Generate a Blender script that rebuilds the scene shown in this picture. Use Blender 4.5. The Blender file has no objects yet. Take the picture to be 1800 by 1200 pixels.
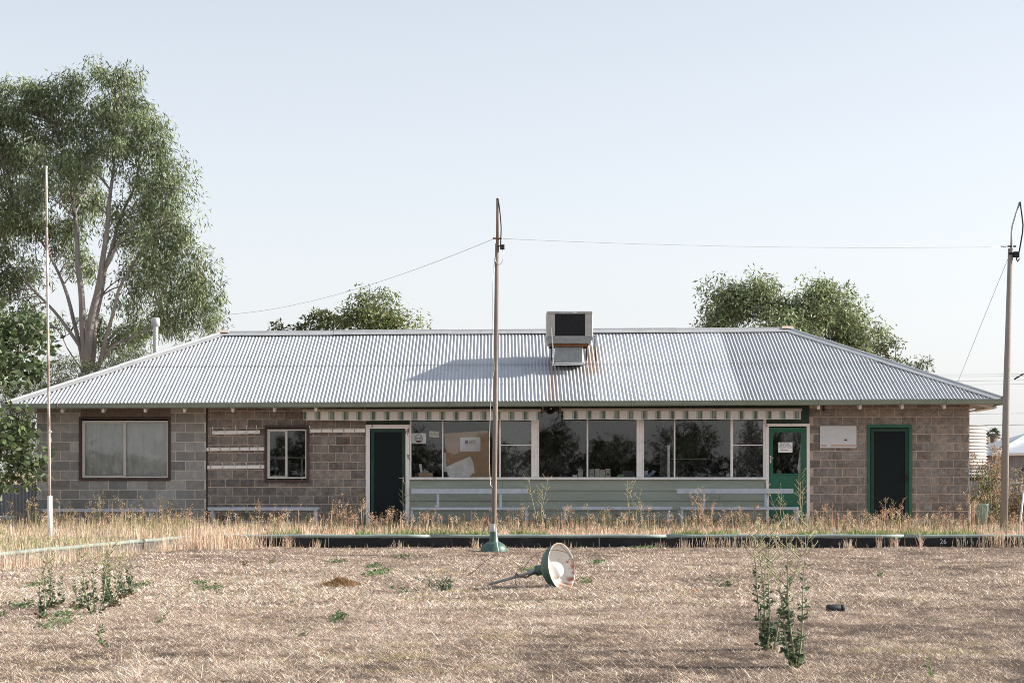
import bpy, math, random
import numpy as np
from mathutils import Vector, Matrix
R = math.radians
rng = np.random.default_rng(7)
random.seed(7)
scene = bpy.context.scene
C = scene.collection

# ------------------------------------------------------------------ camera
F, CX, YH, CZ = 3050.0, 880.0, 830.0, 1.33        # focal in photo pixels, axis column, horizon row, eye height
cam_d = bpy.data.cameras.new('camera'); cam = bpy.data.objects.new('camera', cam_d); C.objects.link(cam)
cam.location = (0, 0, CZ); cam.rotation_euler = (R(90), 0, 0)
cam_d.sensor_width = 36; cam_d.lens = 61.0
cam_d.shift_x = (900-CX)/1800; cam_d.shift_y = (YH-600)/1800
cam_d.clip_start = 0.1; cam_d.clip_end = 3000
scene.camera = cam

# ------------------------------------------------------------------ world, sun, exposure
SUN_EL, SUN_AZ = R(26), R(85)                      # azimuth from +Y towards +X: the sun is on the right, a touch behind the house
w = bpy.data.worlds.new('World'); scene.world = w; w.use_nodes = True
nt = w.node_tree; nt.nodes.clear()
sky = nt.nodes.new('ShaderNodeTexSky'); sky.sky_type = 'NISHITA'; sky.sun_disc = False
sky.sun_elevation = SUN_EL; sky.sun_rotation = SUN_AZ
sky.air_density = 1.0; sky.dust_density = 2.0; sky.ozone_density = 1.5
hsv = nt.nodes.new('ShaderNodeHueSaturation'); hsv.inputs['Saturation'].default_value = 0.34
bg = nt.nodes.new('ShaderNodeBackground'); bg.inputs[1].default_value = 0.125
wo = nt.nodes.new('ShaderNodeOutputWorld')
wtc = nt.nodes.new('ShaderNodeTexCoord'); wsp = nt.nodes.new('ShaderNodeSeparateXYZ'); wr = nt.nodes.new('ShaderNodeValToRGB'); wm = nt.nodes.new('ShaderNodeMix'); wm.data_type = 'RGBA'; wm.inputs[0].default_value = 0.6
wsc = nt.nodes.new('ShaderNodeVectorMath'); wsc.operation = 'SCALE'; wsc.inputs['Scale'].default_value = 4.0
er = wr.color_ramp; er.elements[0].position = 0.0; er.elements[0].color = (0.92, 0.93, 0.94, 1); er.elements[1].position = 1.0; er.elements[1].color = (0.30, 0.42, 0.62, 1)
for p_, c_ in ((0.09, (0.90, 0.92, 0.95, 1)), (0.17, (0.77, 0.83, 0.90, 1)), (0.27, (0.63, 0.71, 0.82, 1))):
    e_ = er.elements.new(p_); e_.color = c_
nt.links.new(wtc.outputs['Generated'], wsp.inputs[0]); nt.links.new(wsp.outputs[2], wr.inputs[0]); nt.links.new(wr.outputs[0], wsc.inputs[0])
nt.links.new(sky.outputs[0], hsv.inputs['Color']); nt.links.new(hsv.outputs[0], wm.inputs[6]); nt.links.new(wsc.outputs[0], wm.inputs[7]); nt.links.new(wm.outputs[2], bg.inputs[0]); nt.links.new(bg.outputs[0], wo.inputs[0])
sd = bpy.data.lights.new('sun', 'SUN'); sun = bpy.data.objects.new('sun', sd); C.objects.link(sun)
sd.energy = 5.0; sd.angle = R(0.6); sd.color = (1.0, 0.93, 0.85)
dirv = Vector((math.sin(SUN_AZ)*math.cos(SUN_EL), math.cos(SUN_AZ)*math.cos(SUN_EL), math.sin(SUN_EL)))
sun.rotation_euler = dirv.to_track_quat('Z', 'Y').to_euler()
scene.view_settings.view_transform = 'Standard'; scene.view_settings.look = 'None'
scene.view_settings.exposure = 1.0; scene.view_settings.gamma = 1.0
scene.cycles.filter_width = 0.95; scene.cycles.use_denoising = True; scene.cycles.denoiser = 'OPENIMAGEDENOISE'; scene.cycles.denoising_input_passes = 'RGB_ALBEDO_NORMAL'; scene.cycles.denoising_prefilter = 'NONE'; scene.cycles.use_adaptive_sampling = False; scene.cycles.max_bounces = 8; scene.cycles.transparent_max_bounces = 12

# ------------------------------------------------------------------ helpers
def X(px, Y): return (px-CX)*Y/F
def Z(py, Y): return CZ+(YH-py)*Y/F
def GY(py, z=0.0): return F*(CZ-z)/(py-YH)         # distance of a ground point seen at row py

def mat(name, col, rough=0.85, metal=0.0, var=0.18, scale=6.0, bump=0.15, bscale=70.0, attr=False, col2=None, spec=0.3, trans=0.0, stretch=(1, 1, 1), thr=None):
    m = bpy.data.materials.new(name); m.use_nodes = True
    t = m.node_tree; N = t.nodes; L = t.links; b = N['Principled BSDF']
    b.inputs['Roughness'].default_value = rough; b.inputs['Metallic'].default_value = metal
    b.inputs['Specular IOR Level'].default_value = spec
    tc = N.new('ShaderNodeTexCoord'); mp = N.new('ShaderNodeMapping'); mp.inputs['Scale'].default_value = stretch
    L.new(tc.outputs['Object'], mp.inputs[0])
    n = N.new('ShaderNodeTexNoise'); n.inputs['Scale'].default_value = scale; n.inputs['Detail'].default_value = 8; n.inputs['Roughness'].default_value = 0.65
    L.new(mp.outputs[0], n.inputs['Vector'])
    r = N.new('ShaderNodeValToRGB')
    c1 = [max(0, c*(1-var)) for c in col]; c2 = [min(1, c*(1+var)) for c in (col if col2 is None else col2)]
    if col2 is not None and var == 0: c1, c2 = list(col), list(col2)
    lo, hi = (0.32, 0.68) if thr is None else thr
    r.color_ramp.elements[0].position = lo; r.color_ramp.elements[1].position = hi
    r.color_ramp.elements[0].color = (*c1, 1); r.color_ramp.elements[1].color = (*c2, 1)
    L.new(n.outputs[0], r.inputs[0]); out = r.outputs[0]
    if attr:
        a = N.new('ShaderNodeAttribute'); a.attribute_name = 'Col'
        mx = N.new('ShaderNodeMix'); mx.data_type = 'RGBA'; mx.blend_type = 'MULTIPLY'; mx.inputs[0].default_value = 1
        L.new(out, mx.inputs[6]); L.new(a.outputs['Color'], mx.inputs[7]); out = mx.outputs[2]
    L.new(out, b.inputs['Base Color'])
    if bump:
        n2 = N.new('ShaderNodeTexNoise'); n2.inputs['Scale'].default_value = bscale; n2.inputs['Detail'].default_value = 6
        L.new(mp.outputs[0], n2.inputs['Vector'])
        bp = N.new('ShaderNodeBump'); bp.inputs['Strength'].default_value = bump; bp.inputs['Distance'].default_value = 0.02
        L.new(n2.outputs[0], bp.inputs['Height']); L.new(bp.outputs[0], b.inputs['Normal'])
    if trans:
        tr = N.new('ShaderNodeBsdfTranslucent'); ms = N.new('ShaderNodeMixShader'); ms.inputs[0].default_value = trans
        L.new(out, tr.inputs[0]); L.new(b.outputs[0], ms.inputs[1]); L.new(tr.outputs[0], ms.inputs[2])
        L.new(ms.outputs[0], N['Material Output'].inputs[0])
    return m

def glass_mat(name, extra=0.02, tint=(0.97, 0.98, 0.98)):
    m = bpy.data.materials.new(name); m.use_nodes = True
    t = m.node_tree; N = t.nodes; L = t.links; N.remove(N['Principled BSDF'])
    fr = N.new('ShaderNodeFresnel'); fr.inputs[0].default_value = 1.5
    mu = N.new('ShaderNodeMath'); mu.operation = 'MULTIPLY_ADD'; mu.inputs[1].default_value = 1.35; mu.inputs[2].default_value = extra
    gl = N.new('ShaderNodeBsdfGlossy'); gl.inputs['Roughness'].default_value = 0.015
    n = N.new('ShaderNodeTexNoise'); n.inputs['Scale'].default_value = 1.3; bp = N.new('ShaderNodeBump'); bp.inputs['Strength'].default_value = 0.05; bp.inputs['Distance'].default_value = 0.02
    tc = N.new('ShaderNodeTexCoord'); L.new(tc.outputs['Object'], n.inputs['Vector']); L.new(n.outputs[0], bp.inputs['Height']); L.new(bp.outputs[0], gl.inputs['Normal'])
    tr = N.new('ShaderNodeBsdfTransparent'); tr.inputs[0].default_value = (*tint, 1)
    df = N.new('ShaderNodeBsdfDiffuse'); df.inputs[0].default_value = (0.3, 0.29, 0.27, 1)
    n3 = N.new('ShaderNodeTexNoise'); n3.inputs['Scale'].default_value = 2.5; n3.inputs['Detail'].default_value = 9
    L.new(tc.outputs['Object'], n3.inputs['Vector'])
    mr = N.new('ShaderNodeMapRange'); mr.inputs[1].default_value = 0.45; mr.inputs[2].default_value = 0.8; mr.inputs[3].default_value = 0.0; mr.inputs[4].default_value = 0.06
    L.new(n3.outputs[0], mr.inputs[0])
    m0 = N.new('ShaderNodeMixShader'); L.new(mr.outputs[0], m0.inputs[0]); L.new(tr.outputs[0], m0.inputs[1]); L.new(df.outputs[0], m0.inputs[2])
    ms = N.new('ShaderNodeMixShader'); L.new(fr.outputs[0], mu.inputs[0]); L.new(mu.outputs[0], ms.inputs[0])
    L.new(m0.outputs[0], ms.inputs[1]); L.new(gl.outputs[0], ms.inputs[2]); L.new(ms.outputs[0], N['Material Output'].inputs[0])
    return m

class MB:
    """collects shapes and links them as one mesh object"""
    def __init__(s): s.v = []; s.f = []; s.m = []; s.c = []; s.smooth = []
    def add(s, verts, faces, mi=0, col=(1, 1, 1), smooth=False):
        o = len(s.v); s.v += [tuple(p) for p in verts]; s.c += [col]*len(verts)
        for f in faces: s.f.append(tuple(o+i for i in f)); s.m.append(mi); s.smooth.append(smooth)
        return s
    def box(s, x0, x1, y0, y1, z0, z1, mi=0, col=(1, 1, 1), M=None):
        v = [(x, y, z) for x in (x0, x1) for y in (y0, y1) for z in (z0, z1)]
        if M is not None: v = [M @ Vector(p) for p in v]
        return s.add(v, [(0, 1, 3, 2), (4, 6, 7, 5), (0, 4, 5, 1), (2, 3, 7, 6), (0, 2, 6, 4), (1, 5, 7, 3)], mi, col)
    def bbox(s, x0, x1, y0, y1, z0, z1, b=0.004, mi=0, col=(1, 1, 1), M=None):
        """box with chamfered vertical/horizontal edges (front side)"""
        b = min(b, abs(x1-x0)/3, abs(y1-y0)/3, abs(z1-z0)/3)
        v = []
        for (y, i) in ((y0, b), (y0+b, 0), (y1-b, 0), (y1, b)):
            v += [(x0+i, y, z0+i), (x1-i, y, z0+i), (x1-i, y, z1-i), (x0+i, y, z1-i)]
        if M is not None: v = [M @ Vector(p) for p in v]
        f = [(0, 1, 2, 3), (15, 14, 13, 12)]
        for k in range(3):
            for j in range(4): f.append((4*k+j, 4*k+4+j, 4*k+4+(j+1) % 4, 4*k+(j+1) % 4))
        return s.add(v, f, mi, col)
    def tube(s, pts, rad, n=8, mi=0, col=(1, 1, 1), cap=True):
        pts = [Vector(p) for p in pts]; rr = rad if hasattr(rad, '__len__') else [rad]*len(pts)
        v = []; prev = None
        for i, p in enumerate(pts):
            d = (pts[min(i+1, len(pts)-1)]-pts[max(i-1, 0)]).normalized()
            a = prev if prev is not None else (Vector((0, 1, 0)) if abs(d.y) < 0.9 else Vector((1, 0, 0)))
            a = (a-d*a.dot(d)).normalized(); prev = a; b = d.cross(a)
            for k in range(n):
                t = 2*math.pi*k/n; v.append(p+(a*math.cos(t)+b*math.sin(t))*rr[i])
        f = [(i*n+k, i*n+(k+1) % n, (i+1)*n+(k+1) % n, (i+1)*n+k) for i in range(len(pts)-1) for k in range(n)]
        if cap: f += [tuple(range(n))[::-1], tuple((len(pts)-1)*n+k for k in range(n))]
        return s.add(v, f, mi, col, True)
    def lathe(s, prof, n=32, M=None, mi=0, col=(1, 1, 1)):
        v = []
        for (r, z) in prof:
            for k in range(n):
                t = 2*math.pi*k/n; p = Vector((r*math.cos(t), r*math.sin(t), z)); v.append(M @ p if M is not None else p)
        f = [(i*n+k, i*n+(k+1) % n, (i+1)*n+(k+1) % n, (i+1)*n+k) for i in range(len(prof)-1) for k in range(n)]
        return s.add(v, f, mi, col, True)
    def prism(s, poly, y0, y1, mi=0, col=(1, 1, 1)):
        """outline in x,z with its own thickness in y"""
        n = len(poly); v = [(x, y0, z) for x, z in poly]+[(x, y1, z) for x, z in poly]
        return s.add(v, [tuple(range(n)), tuple(range(2*n-1, n-1, -1))]+[(i, i+n, (i+1) % n+n, (i+1) % n) for i in range(n)], mi, col)
    def build(s, name, mats, parent=None):
        me = bpy.data.meshes.new(name); me.from_pydata(s.v, [], s.f)
        for m in (mats if isinstance(mats, (list, tuple)) else [mats]): me.materials.append(m)
        me.polygons.foreach_set('material_index', s.m); me.polygons.foreach_set('use_smooth', s.smooth)
        a = me.color_attributes.new('Col', 'FLOAT_COLOR', 'POINT')
        a.data.foreach_set('color', np.array([(*c, 1) for c in s.c], dtype=np.float32).ravel())
        me.update()
        o = bpy.data.objects.new(name, me); C.objects.link(o)
        if parent is not None: o.parent = parent; o.matrix_parent_inverse = Matrix.Translation(parent.location).inverted()
        return o

def fast(name, V, Q, col, m, parent=None, smooth=False):
    me = bpy.data.meshes.new(name); V = np.asarray(V, np.float32); Q = np.asarray(Q, np.int32)
    me.vertices.add(len(V)); me.vertices.foreach_set('co', V.ravel())
    me.loops.add(Q.size); me.loops.foreach_set('vertex_index', Q.ravel())
    me.polygons.add(len(Q)); me.polygons.foreach_set('loop_start', np.arange(0, Q.size, Q.shape[1], dtype=np.int32))
    me.polygons.foreach_set('loop_total', np.full(len(Q), Q.shape[1], np.int32))
    if smooth: me.polygons.foreach_set('use_smooth', np.ones(len(Q), bool))
    me.materials.append(m); me.update(calc_edges=True)
    a = me.color_attributes.new('Col', 'FLOAT_COLOR', 'POINT')
    cc = np.ones((len(V), 4), np.float32); cc[:, :3] = col; a.data.foreach_set('color', cc.ravel())
    o = bpy.data.objects.new(name, me); C.objects.link(o)
    if parent is not None: o.parent = parent; o.matrix_parent_inverse = Matrix.Translation(parent.location).inverted()
    return o

def tag(o, label=None, cat=None, group=None, kind=None):
    if label: o['label'] = label
    if cat: o['category'] = cat
    if group: o['group'] = group
    if kind: o['kind'] = kind
    return o
def empty(name, loc, label, cat, group=None):
    o = bpy.data.objects.new(name, None); C.objects.link(o); o.location = loc; o.empty_display_size = 0.2
    return tag(o, label, cat, group)

def unit(a): return a/np.maximum(np.linalg.norm(a, axis=1, keepdims=True), 1e-9)
def leaves(P, D, L, Wd, col, fold=0.0):
    """rhombic leaves: returns V, Q, colours"""
    n = len(P); D = unit(D); S = unit(np.cross(D, rng.normal(size=(n, 3)))); U = np.cross(D, S)
    L = np.broadcast_to(L, (n,))[:, None]; Wd = np.broadcast_to(Wd, (n,))[:, None]
    V = np.stack([P, P+D*L*0.45+S*Wd/2+U*L*fold, P+D*L, P+D*L*0.45-S*Wd/2+U*L*fold], 1).reshape(-1, 3)
    Q = np.arange(4*n).reshape(n, 4); return V, Q, np.repeat(col, 4, 0)
def blades(P, H, Wd, lean, col, az=None, bend=0.6):
    n = len(P); az = rng.uniform(0, 2*np.pi, n) if az is None else az
    d = np.stack([np.cos(az), np.sin(az), np.zeros(n)], 1); fa = rng.uniform(0, 2*np.pi, n)
    s = np.stack([np.cos(fa), np.sin(fa), np.zeros(n)], 1)*(np.broadcast_to(Wd, (n,))/2)[:, None]
    H = np.broadcast_to(H, (n,))[:, None]; lean = np.broadcast_to(lean, (n,))[:, None]; up = np.array([0, 0, 1.0])
    p1 = P+up*H*0.55*np.cos(lean*bend)+d*H*0.55*np.sin(lean*bend)
    p2 = p1+up*H*0.45*np.cos(lean)+d*H*0.45*np.sin(lean)
    V = np.stack([P-s, P+s, p1-s*0.8, p1+s*0.8, p2-s*0.15, p2+s*0.15], 1).reshape(-1, 3)
    b = (np.arange(n)*6)[:, None]; Q = np.concatenate([b+np.array([[0, 1, 3, 2]]), b+np.array([[2, 3, 5, 4]])], 0)
    return V, Q, np.repeat(col, 6, 0)
def merge(parts):
    V, Q, K = [], [], []; o = 0
    for v, q, c in parts: V.append(v); Q.append(q+o); K.append(c); o += len(v)
    return np.concatenate(V), np.concatenate(Q), np.concatenate(K)
def jcol(base, n, j=0.2, hue=0.06):
    b = np.tile(np.array(base, float), (n, 1)); return np.clip(b*(1+rng.normal(0, j, (n, 1)))*(1+rng.normal(0, hue, (n, 3))), 0.003, 1)
def gnoise(x, y, s, seed=0):
    """smooth value noise"""
    r = np.random.default_rng(seed).random((64, 64)); u = x/s; v = y/s
    i = np.floor(u).astype(int); j = np.floor(v).astype(int); fu = u-i; fv = v-j; fu = fu*fu*(3-2*fu); fv = fv*fv*(3-2*fv)
    g = lambda a, b: r[a % 64, b % 64]
    return (g(i, j)*(1-fu)+g(i+1, j)*fu)*(1-fv)+(g(i, j+1)*(1-fu)+g(i+1, j+1)*fu)*fv

def text_mesh(txt, size, mb, org, mi=0, col=(1, 1, 1), rot=0.0, sx=1.0, thick=0.003, shear=0.0, align='CENTER'):
    cu = bpy.data.curves.new('lettering', 'FONT'); cu.body = txt; cu.size = size; cu.align_x = align; cu.align_y = 'CENTER'; cu.resolution_u = 2; cu.shear = shear; cu.extrude = thick/2
    o = bpy.data.objects.new('lettering', cu); me = bpy.data.meshes.new_from_object(o)
    M = Matrix.Translation(org) @ Matrix.Rotation(rot, 4, 'Y') @ Matrix.Rotation(R(90), 4, 'X') @ Matrix.Diagonal((sx, 1, 1, 1))
    mb.add([M @ v.co for v in me.vertices], [tuple(p.vertices) for p in me.polygons], mi, col)
    bpy.data.objects.remove(o); bpy.data.meshes.remove(me)

# ------------------------------------------------------------------ materials
M_ = {}
M_['straw'] = mat('dry_turf', (0.33, 0.25, 0.20), 0.95, var=0.0, col2=(0.13, 0.088, 0.065), scale=0.55, bump=0.9, bscale=38, stretch=(0.45, 1.6, 1), thr=(0.36, 0.72))
M_['turf'] = mat('bare_turf', (0.17, 0.118, 0.088), 0.95, var=0.35, scale=9, bump=0.9, bscale=45, attr=True)
M_['thatch'] = mat('thatch', (1, 1, 1), 0.95, var=0.05, scale=3, bump=0, attr=True, trans=0.15, spec=0.04)
M_['soil'] = mat('verge_soil', (0.33, 0.23, 0.16), 0.95, var=0.3, scale=1.5, bump=0.8, bscale=30)
M_['grass'] = mat('grass_blades', (1, 1, 1), 0.85, var=0.05, scale=3, bump=0, attr=True, trans=0.25)
M_['leaf'] = mat('leaf', (1, 1, 1), 0.55, var=0.15, scale=0.8, bump=0, attr=True, trans=0.28, spec=0.4)
M_['bark'] = mat('gum_bark', (0.23, 0.21, 0.195), 0.85, var=0.35, scale=3.5, bump=0.4, bscale=25, stretch=(1, 1, 0.25))
M_['twig'] = mat('twig_bark', (0.17, 0.13, 0.10), 0.9, var=0.3, scale=5)
M_['block'] = mat('grey_block', (0.295, 0.29, 0.275), 0.92, var=0.17, scale=7, bump=0.5, bscale=110, attr=True)
M_['rock'] = mat('rock_faced_block', (0.235, 0.208, 0.186), 0.92, var=0.32, scale=11, bump=1.0, bscale=34, attr=True)
M_['mortar'] = mat('mortar', (0.50, 0.40, 0.335), 0.95, var=0.22, scale=5, bump=0.6, bscale=90)
M_['mortar_grey'] = mat('grey_mortar', (0.62, 0.56, 0.49), 0.95, var=0.18, scale=5, bump=0.5, bscale=90)
M_['board'] = mat('weatherboard_paint', (0.295, 0.325, 0.275), 0.75, var=0.14, scale=2.2, bump=0.15, bscale=40, stretch=(0.35, 1, 2.5))
M_['white'] = mat('old_white_paint', (0.80, 0.78, 0.75), 0.6, var=0.10, scale=9, bump=0.2, bscale=60)
M_['peel'] = mat('peeling_white_paint', (0.23, 0.19, 0.15), 0.8, var=0.0, col2=(0.83, 0.81, 0.78), scale=9, bump=0.4, bscale=50, stretch=(1, 1, 0.35), thr=(0.33, 0.38))
M_['alu'] = mat('aluminium', (0.55, 0.54, 0.50), 0.45, 0.35, var=0.08, scale=5, bump=0.05)
M_['brown'] = mat('brown_timber_frame', (0.075, 0.05, 0.045), 0.7, var=0.2, scale=6, bump=0.15)
M_['dgreen'] = mat('dark_green_paint', (0.018, 0.05, 0.042), 0.55, var=0.15, scale=5, bump=0.05)
M_['dgreen2'] = mat('shadowy_green_boards', (0.035, 0.062, 0.048), 0.7, var=0.15, scale=4, bump=0.1)  # head board green, darkened to carry the shade under the soffit
M_['green'] = mat('green_door_paint', (0.028, 0.135, 0.082), 0.5, var=0.14, scale=4, bump=0.08)
M_['screen'] = mat('security_screen', (0.012, 0.018, 0.020), 0.75, var=0.2, scale=60, bump=0.3, bscale=400, spec=0.15)
M_['gutter'] = mat('gutter_paint', (0.215, 0.25, 0.20), 0.55, var=0.10, scale=3, bump=0.05)
M_['awnfab'] = mat('awning_canvas', (0.72, 0.70, 0.66), 0.9, var=0.06, scale=9, bump=0.15, bscale=120, attr=True, trans=0.1)
M_['awnrail'] = mat('awning_rail', (0.44, 0.40, 0.35), 0.6, var=0.1, scale=5)
M_['bench'] = mat('bench_paint', (0.44, 0.485, 0.55), 0.6, var=0.12, scale=7, bump=0.15)
M_['steel'] = mat('galvanised_steel', (0.46, 0.47, 0.47), 0.5, 0.5, var=0.15, scale=9, bump=0.1)
M_['duct'] = mat('cooler_duct_metal', (0.30, 0.32, 0.33), 0.6, 0.3, var=0.15, scale=9, bump=0.1)
M_['cooler'] = mat('cooler_cabinet', (0.42, 0.41, 0.38), 0.55, 0.15, var=0.10, scale=6, bump=0.08)
M_['pad'] = mat('cooler_pad', (0.022, 0.023, 0.025), 0.9, var=0.4, scale=40, bump=0.8, bscale=200)
M_['rust'] = mat('rust', (0.20, 0.085, 0.04), 0.9, var=0.35, scale=20, bump=0.4)
M_['rustpole'] = mat('rusty_painted_pipe', (0.26, 0.17, 0.13), 0.7, var=0.0, col2=(0.58, 0.54, 0.50), scale=6, bump=0.2, stretch=(1, 1, 0.3), thr=(0.38, 0.50))
M_['pole'] = mat('weathered_timber_pole', (0.225, 0.19, 0.16), 0.9, var=0.28, scale=7, bump=0.5, bscale=60, stretch=(3, 3, 0.15))
M_['concrete'] = mat('cast_pole', (0.28, 0.255, 0.23), 0.85, var=0.15, scale=4, bump=0.3, stretch=(2, 2, 0.2))
M_['black'] = mat('black_rubber', (0.02, 0.02, 0.022), 0.6, var=0.2, scale=9)
M_['kerb'] = mat('black_ditch_board', (0.017, 0.017, 0.02), 0.8, var=0.0, col2=(0.045, 0.043, 0.043), scale=3, bump=0.4, bscale=50, thr=(0.45, 0.75))
M_['kerbtop'] = mat('green_edge_rail', (0.24, 0.31, 0.285), 0.6, var=0.16, scale=4, bump=0.1)
M_['kerbgrey'] = mat('grey_side_board', (0.09, 0.08, 0.07), 0.9, var=0.2, scale=3, bump=0.4, bscale=40)
M_['shade'] = mat('green_enamel', (0.055, 0.11, 0.08), 0.42, var=0.2, scale=7, bump=0.05, spec=0.5)
M_['enamel'] = mat('chipped_white_enamel', (0.56, 0.54, 0.51), 0.35, var=0.0, col2=(0.33, 0.12, 0.05), scale=4.2, bump=0.1, thr=(0.60, 0.65), spec=0.5, attr=True)
M_['opal'] = mat('opal_glass', (0.70, 0.70, 0.68), 0.25, var=0.03, bump=0, spec=0.5)
M_['card'] = mat('cardboard', (0.48, 0.32, 0.205), 0.9, var=0.10, scale=2.5, bump=0.1, stretch=(0.5, 1, 4))
M_['paper'] = mat('paper', (0.86, 0.86, 0.86), 0.85, var=0.05, scale=7, bump=0.1)
M_['ink'] = mat('ink', (0.05, 0.05, 0.055), 0.8, var=0.1, bump=0)
M_['inkfaint'] = mat('faded_ink', (0.45, 0.44, 0.44), 0.8, var=0.1, bump=0)
M_['maroon'] = mat('maroon_ink', (0.24, 0.03, 0.05), 0.8, var=0.1, bump=0)
M_['lime'] = mat('lime_ink', (0.50, 0.55, 0.20), 0.8, var=0.1, bump=0)
M_['peach'] = mat('peach_stripe', (0.55, 0.36, 0.27), 0.8, var=0.15, bump=0)
M_['signwhite'] = mat('faded_sign', (0.62, 0.64, 0.66), 0.6, var=0.05, scale=8, bump=0.05)
M_['interior'] = mat('interior_lining', (0.10, 0.085, 0.07), 0.9, var=0.2, scale=2)
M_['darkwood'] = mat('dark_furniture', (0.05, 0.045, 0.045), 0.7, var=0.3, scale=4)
M_['blind'] = mat('green_blind', (0.17, 0.21, 0.095), 0.9, var=0.1, scale=3, bump=0.1, trans=0.25)
M_['curtain'] = mat('grey_curtain', (0.55, 0.56, 0.55), 0.9, var=0.15, scale=5, bump=0.4, bscale=30, stretch=(1, 1, 0.5))
M_['tank'] = mat('water_tank_steel', (0.40, 0.395, 0.38), 0.5, 0.1, var=0.08, scale=4, bump=0.05, attr=True)
M_['teal'] = mat('teal_bin_paint', (0.22, 0.31, 0.29), 0.6, var=0.2, scale=8, bump=0.1)
M_['iron'] = mat('old_corrugated_iron', (0.27, 0.27, 0.29), 0.6, 0.2, var=0.2, scale=3, bump=0.1)
M_['farroof'] = mat('neighbour_roof_iron', (0.40, 0.43, 0.47), 0.5, 0.3, var=0.12, scale=2, bump=0.1)
M_['glass'] = glass_mat('window_glass', 0.008)
M_['glass2'] = glass_mat('dusty_window_glass', 0.03)
M_['blue'] = mat('blue_cloth', (0.22, 0.29, 0.40), 0.9, var=0.3, scale=20)
M_['ltgreen'] = mat('light_green_plastic', (0.22, 0.42, 0.18), 0.6, var=0.1)

def roof_mat(name, base, dark, rough, metal):
    m = mat(name, base, rough, metal, var=0.09, scale=2.0, bump=0.04, bscale=25, attr=True, stretch=(1.5, 0.6, 0.6), spec=0.5)
    return m
M_['roof'] = roof_mat('corrugated_iron_roof', (0.51, 0.515, 0.515), None, 0.55, 0.15)
M_['cap'] = mat('galvanised_ridge_cap', (0.47, 0.47, 0.46), 0.5, 0.45, var=0.12, scale=4, bump=0.05)

# ------------------------------------------------------------------ ground, green, verge
KY = 30.8; VZ = 0.20; LS = 1.45/6.5
def xl(Y): return -5.45-(KY-Y)*LS                   # left edge of the green
YW = 36.3                                           # front wall plane
def bumpz(x, y): return 0.03*gnoise(x+50, y+300, 1.1, 1)+0.014*gnoise(x+50, y+300, 0.35, 2)-0.02
def dark(x, y):
    a = gnoise(x+90, y*0.8+40, 0.75, 3); b = gnoise(x+9, y*0.85+4, 0.30, 4); c = gnoise(x+31, y*0.8+61, 2.6, 5); d = gnoise(x+5, y+1, 0.11, 8); e = gnoise(x+15, y+11, 0.055, 9)
    bias = 0.16*np.clip(x/y/0.3, -1, 1)+0.20*np.clip((15.5-y)/4.5, -0.7, 1)
    return np.clip((0.20*a+0.25*b+0.10*c+0.25*d+0.20*e-0.46)*2.4+0.33+bias, 0, 1)
nx, ny = 700, 700
xs = np.linspace(-11, 11, nx); ys = np.linspace(8, KY-0.02, ny)
GX, GYY = np.meshgrid(xs, ys); lim = xl(GYY)+0.01; GX2 = np.maximum(GX, lim)
V = np.stack([GX2, GYY, bumpz(GX2, GYY)], -1).reshape(-1, 3)
idx = np.arange(nx*ny).reshape(ny, nx)
Q = np.stack([idx[:-1, :-1], idx[:-1, 1:], idx[1:, 1:], idx[1:, :-1]], -1).reshape(-1, 4)
gc = (1.35-1.0*dark(V[:, 0], V[:, 1]))[:, None]*np.array([[1, .96, .93]])
g = fast('bowling_green', V, Q, gc, M_['turf'], smooth=True); tag(g, kind='structure')
gd = MB(); gd.add([(xl(-200), -200, -0.05), (300, -200, -0.05), (300, KY, -0.05), (xl(KY), KY, -0.05)], [(0, 1, 2, 3)])
tag(gd.build('ground', M_['straw']), kind='structure')
vg = MB()
vg.add([(-600, KY, VZ), (600, KY, VZ), (600, 1500, VZ), (-600, 1500, VZ)], [(0, 1, 2, 3)])
vg.add([(-600, -200, VZ), (xl(-200), -200, VZ), (xl(KY), KY, VZ), (-600, KY, VZ)], [(0, 1, 2, 3)])
tag(vg.build('verge', M_['soil']), kind='structure')

def edging(name, p0, p1, board, rail, label, marks=None):
    d = Vector((p1[0]-p0[0], p1[1]-p0[1], 0)); L = d.length; a = math.atan2(d.y, d.x)
    M = Matrix.Translation((p0[0], p0[1], 0)) @ Matrix.Rotation(a, 4, 'Z')
    root = empty(name, (p0[0], p0[1], 0), label, 'garden edging')
    b = MB(); x = 0; k = 0
    while x < L-0.01:
        l = min(2.4+0.3*math.sin(k*2.1), L-x); b.bbox(x+0.003, x+l-0.003, -0.03-0.004*(k % 2), 0.0, -0.08, VZ-0.03, 0.004, M=M); x += l; k += 1
    b.build('board', board, root)
    r = MB(); x = 0; k = 0
    while x < L-0.01:
        l = min(4.2, L-x); dz = 0.004*math.sin(k*3.3)
        n = 10; pts = []
        for j in range(n+1): pts.append(M @ Vector((x+0.004+(l-0.008)*j/n, -0.018, VZ+dz+0.004*math.sin(j*1.7+k))))
        r.tube(pts, 0.033, 10); x += l; k += 1
    r.build('rail', rail, root)
    return root, M
kb, kM = edging('ditch_edging', (xl(KY), KY), (24, KY), M_['kerb'], M_['kerbtop'], 'long low black board edging with a pale green top rail and painted number 26')
nm = MB(); text_mesh('26', 0.125, nm, (X(1658, KY-0.04), KY-0.0385, Z(951.5, KY)), thick=0.003)
nm.build('painted_number', M_['signwhite'], kb)
edging('side_edging', (xl(8), 8), (xl(KY-0.05), KY-0.05), M_['kerbgrey'], mat('dusty_edge_rail', (0.21, 0.235, 0.205), 0.9, var=0.2, scale=9), 'grey board edging with pale green rail running towards the camera at left')

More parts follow.
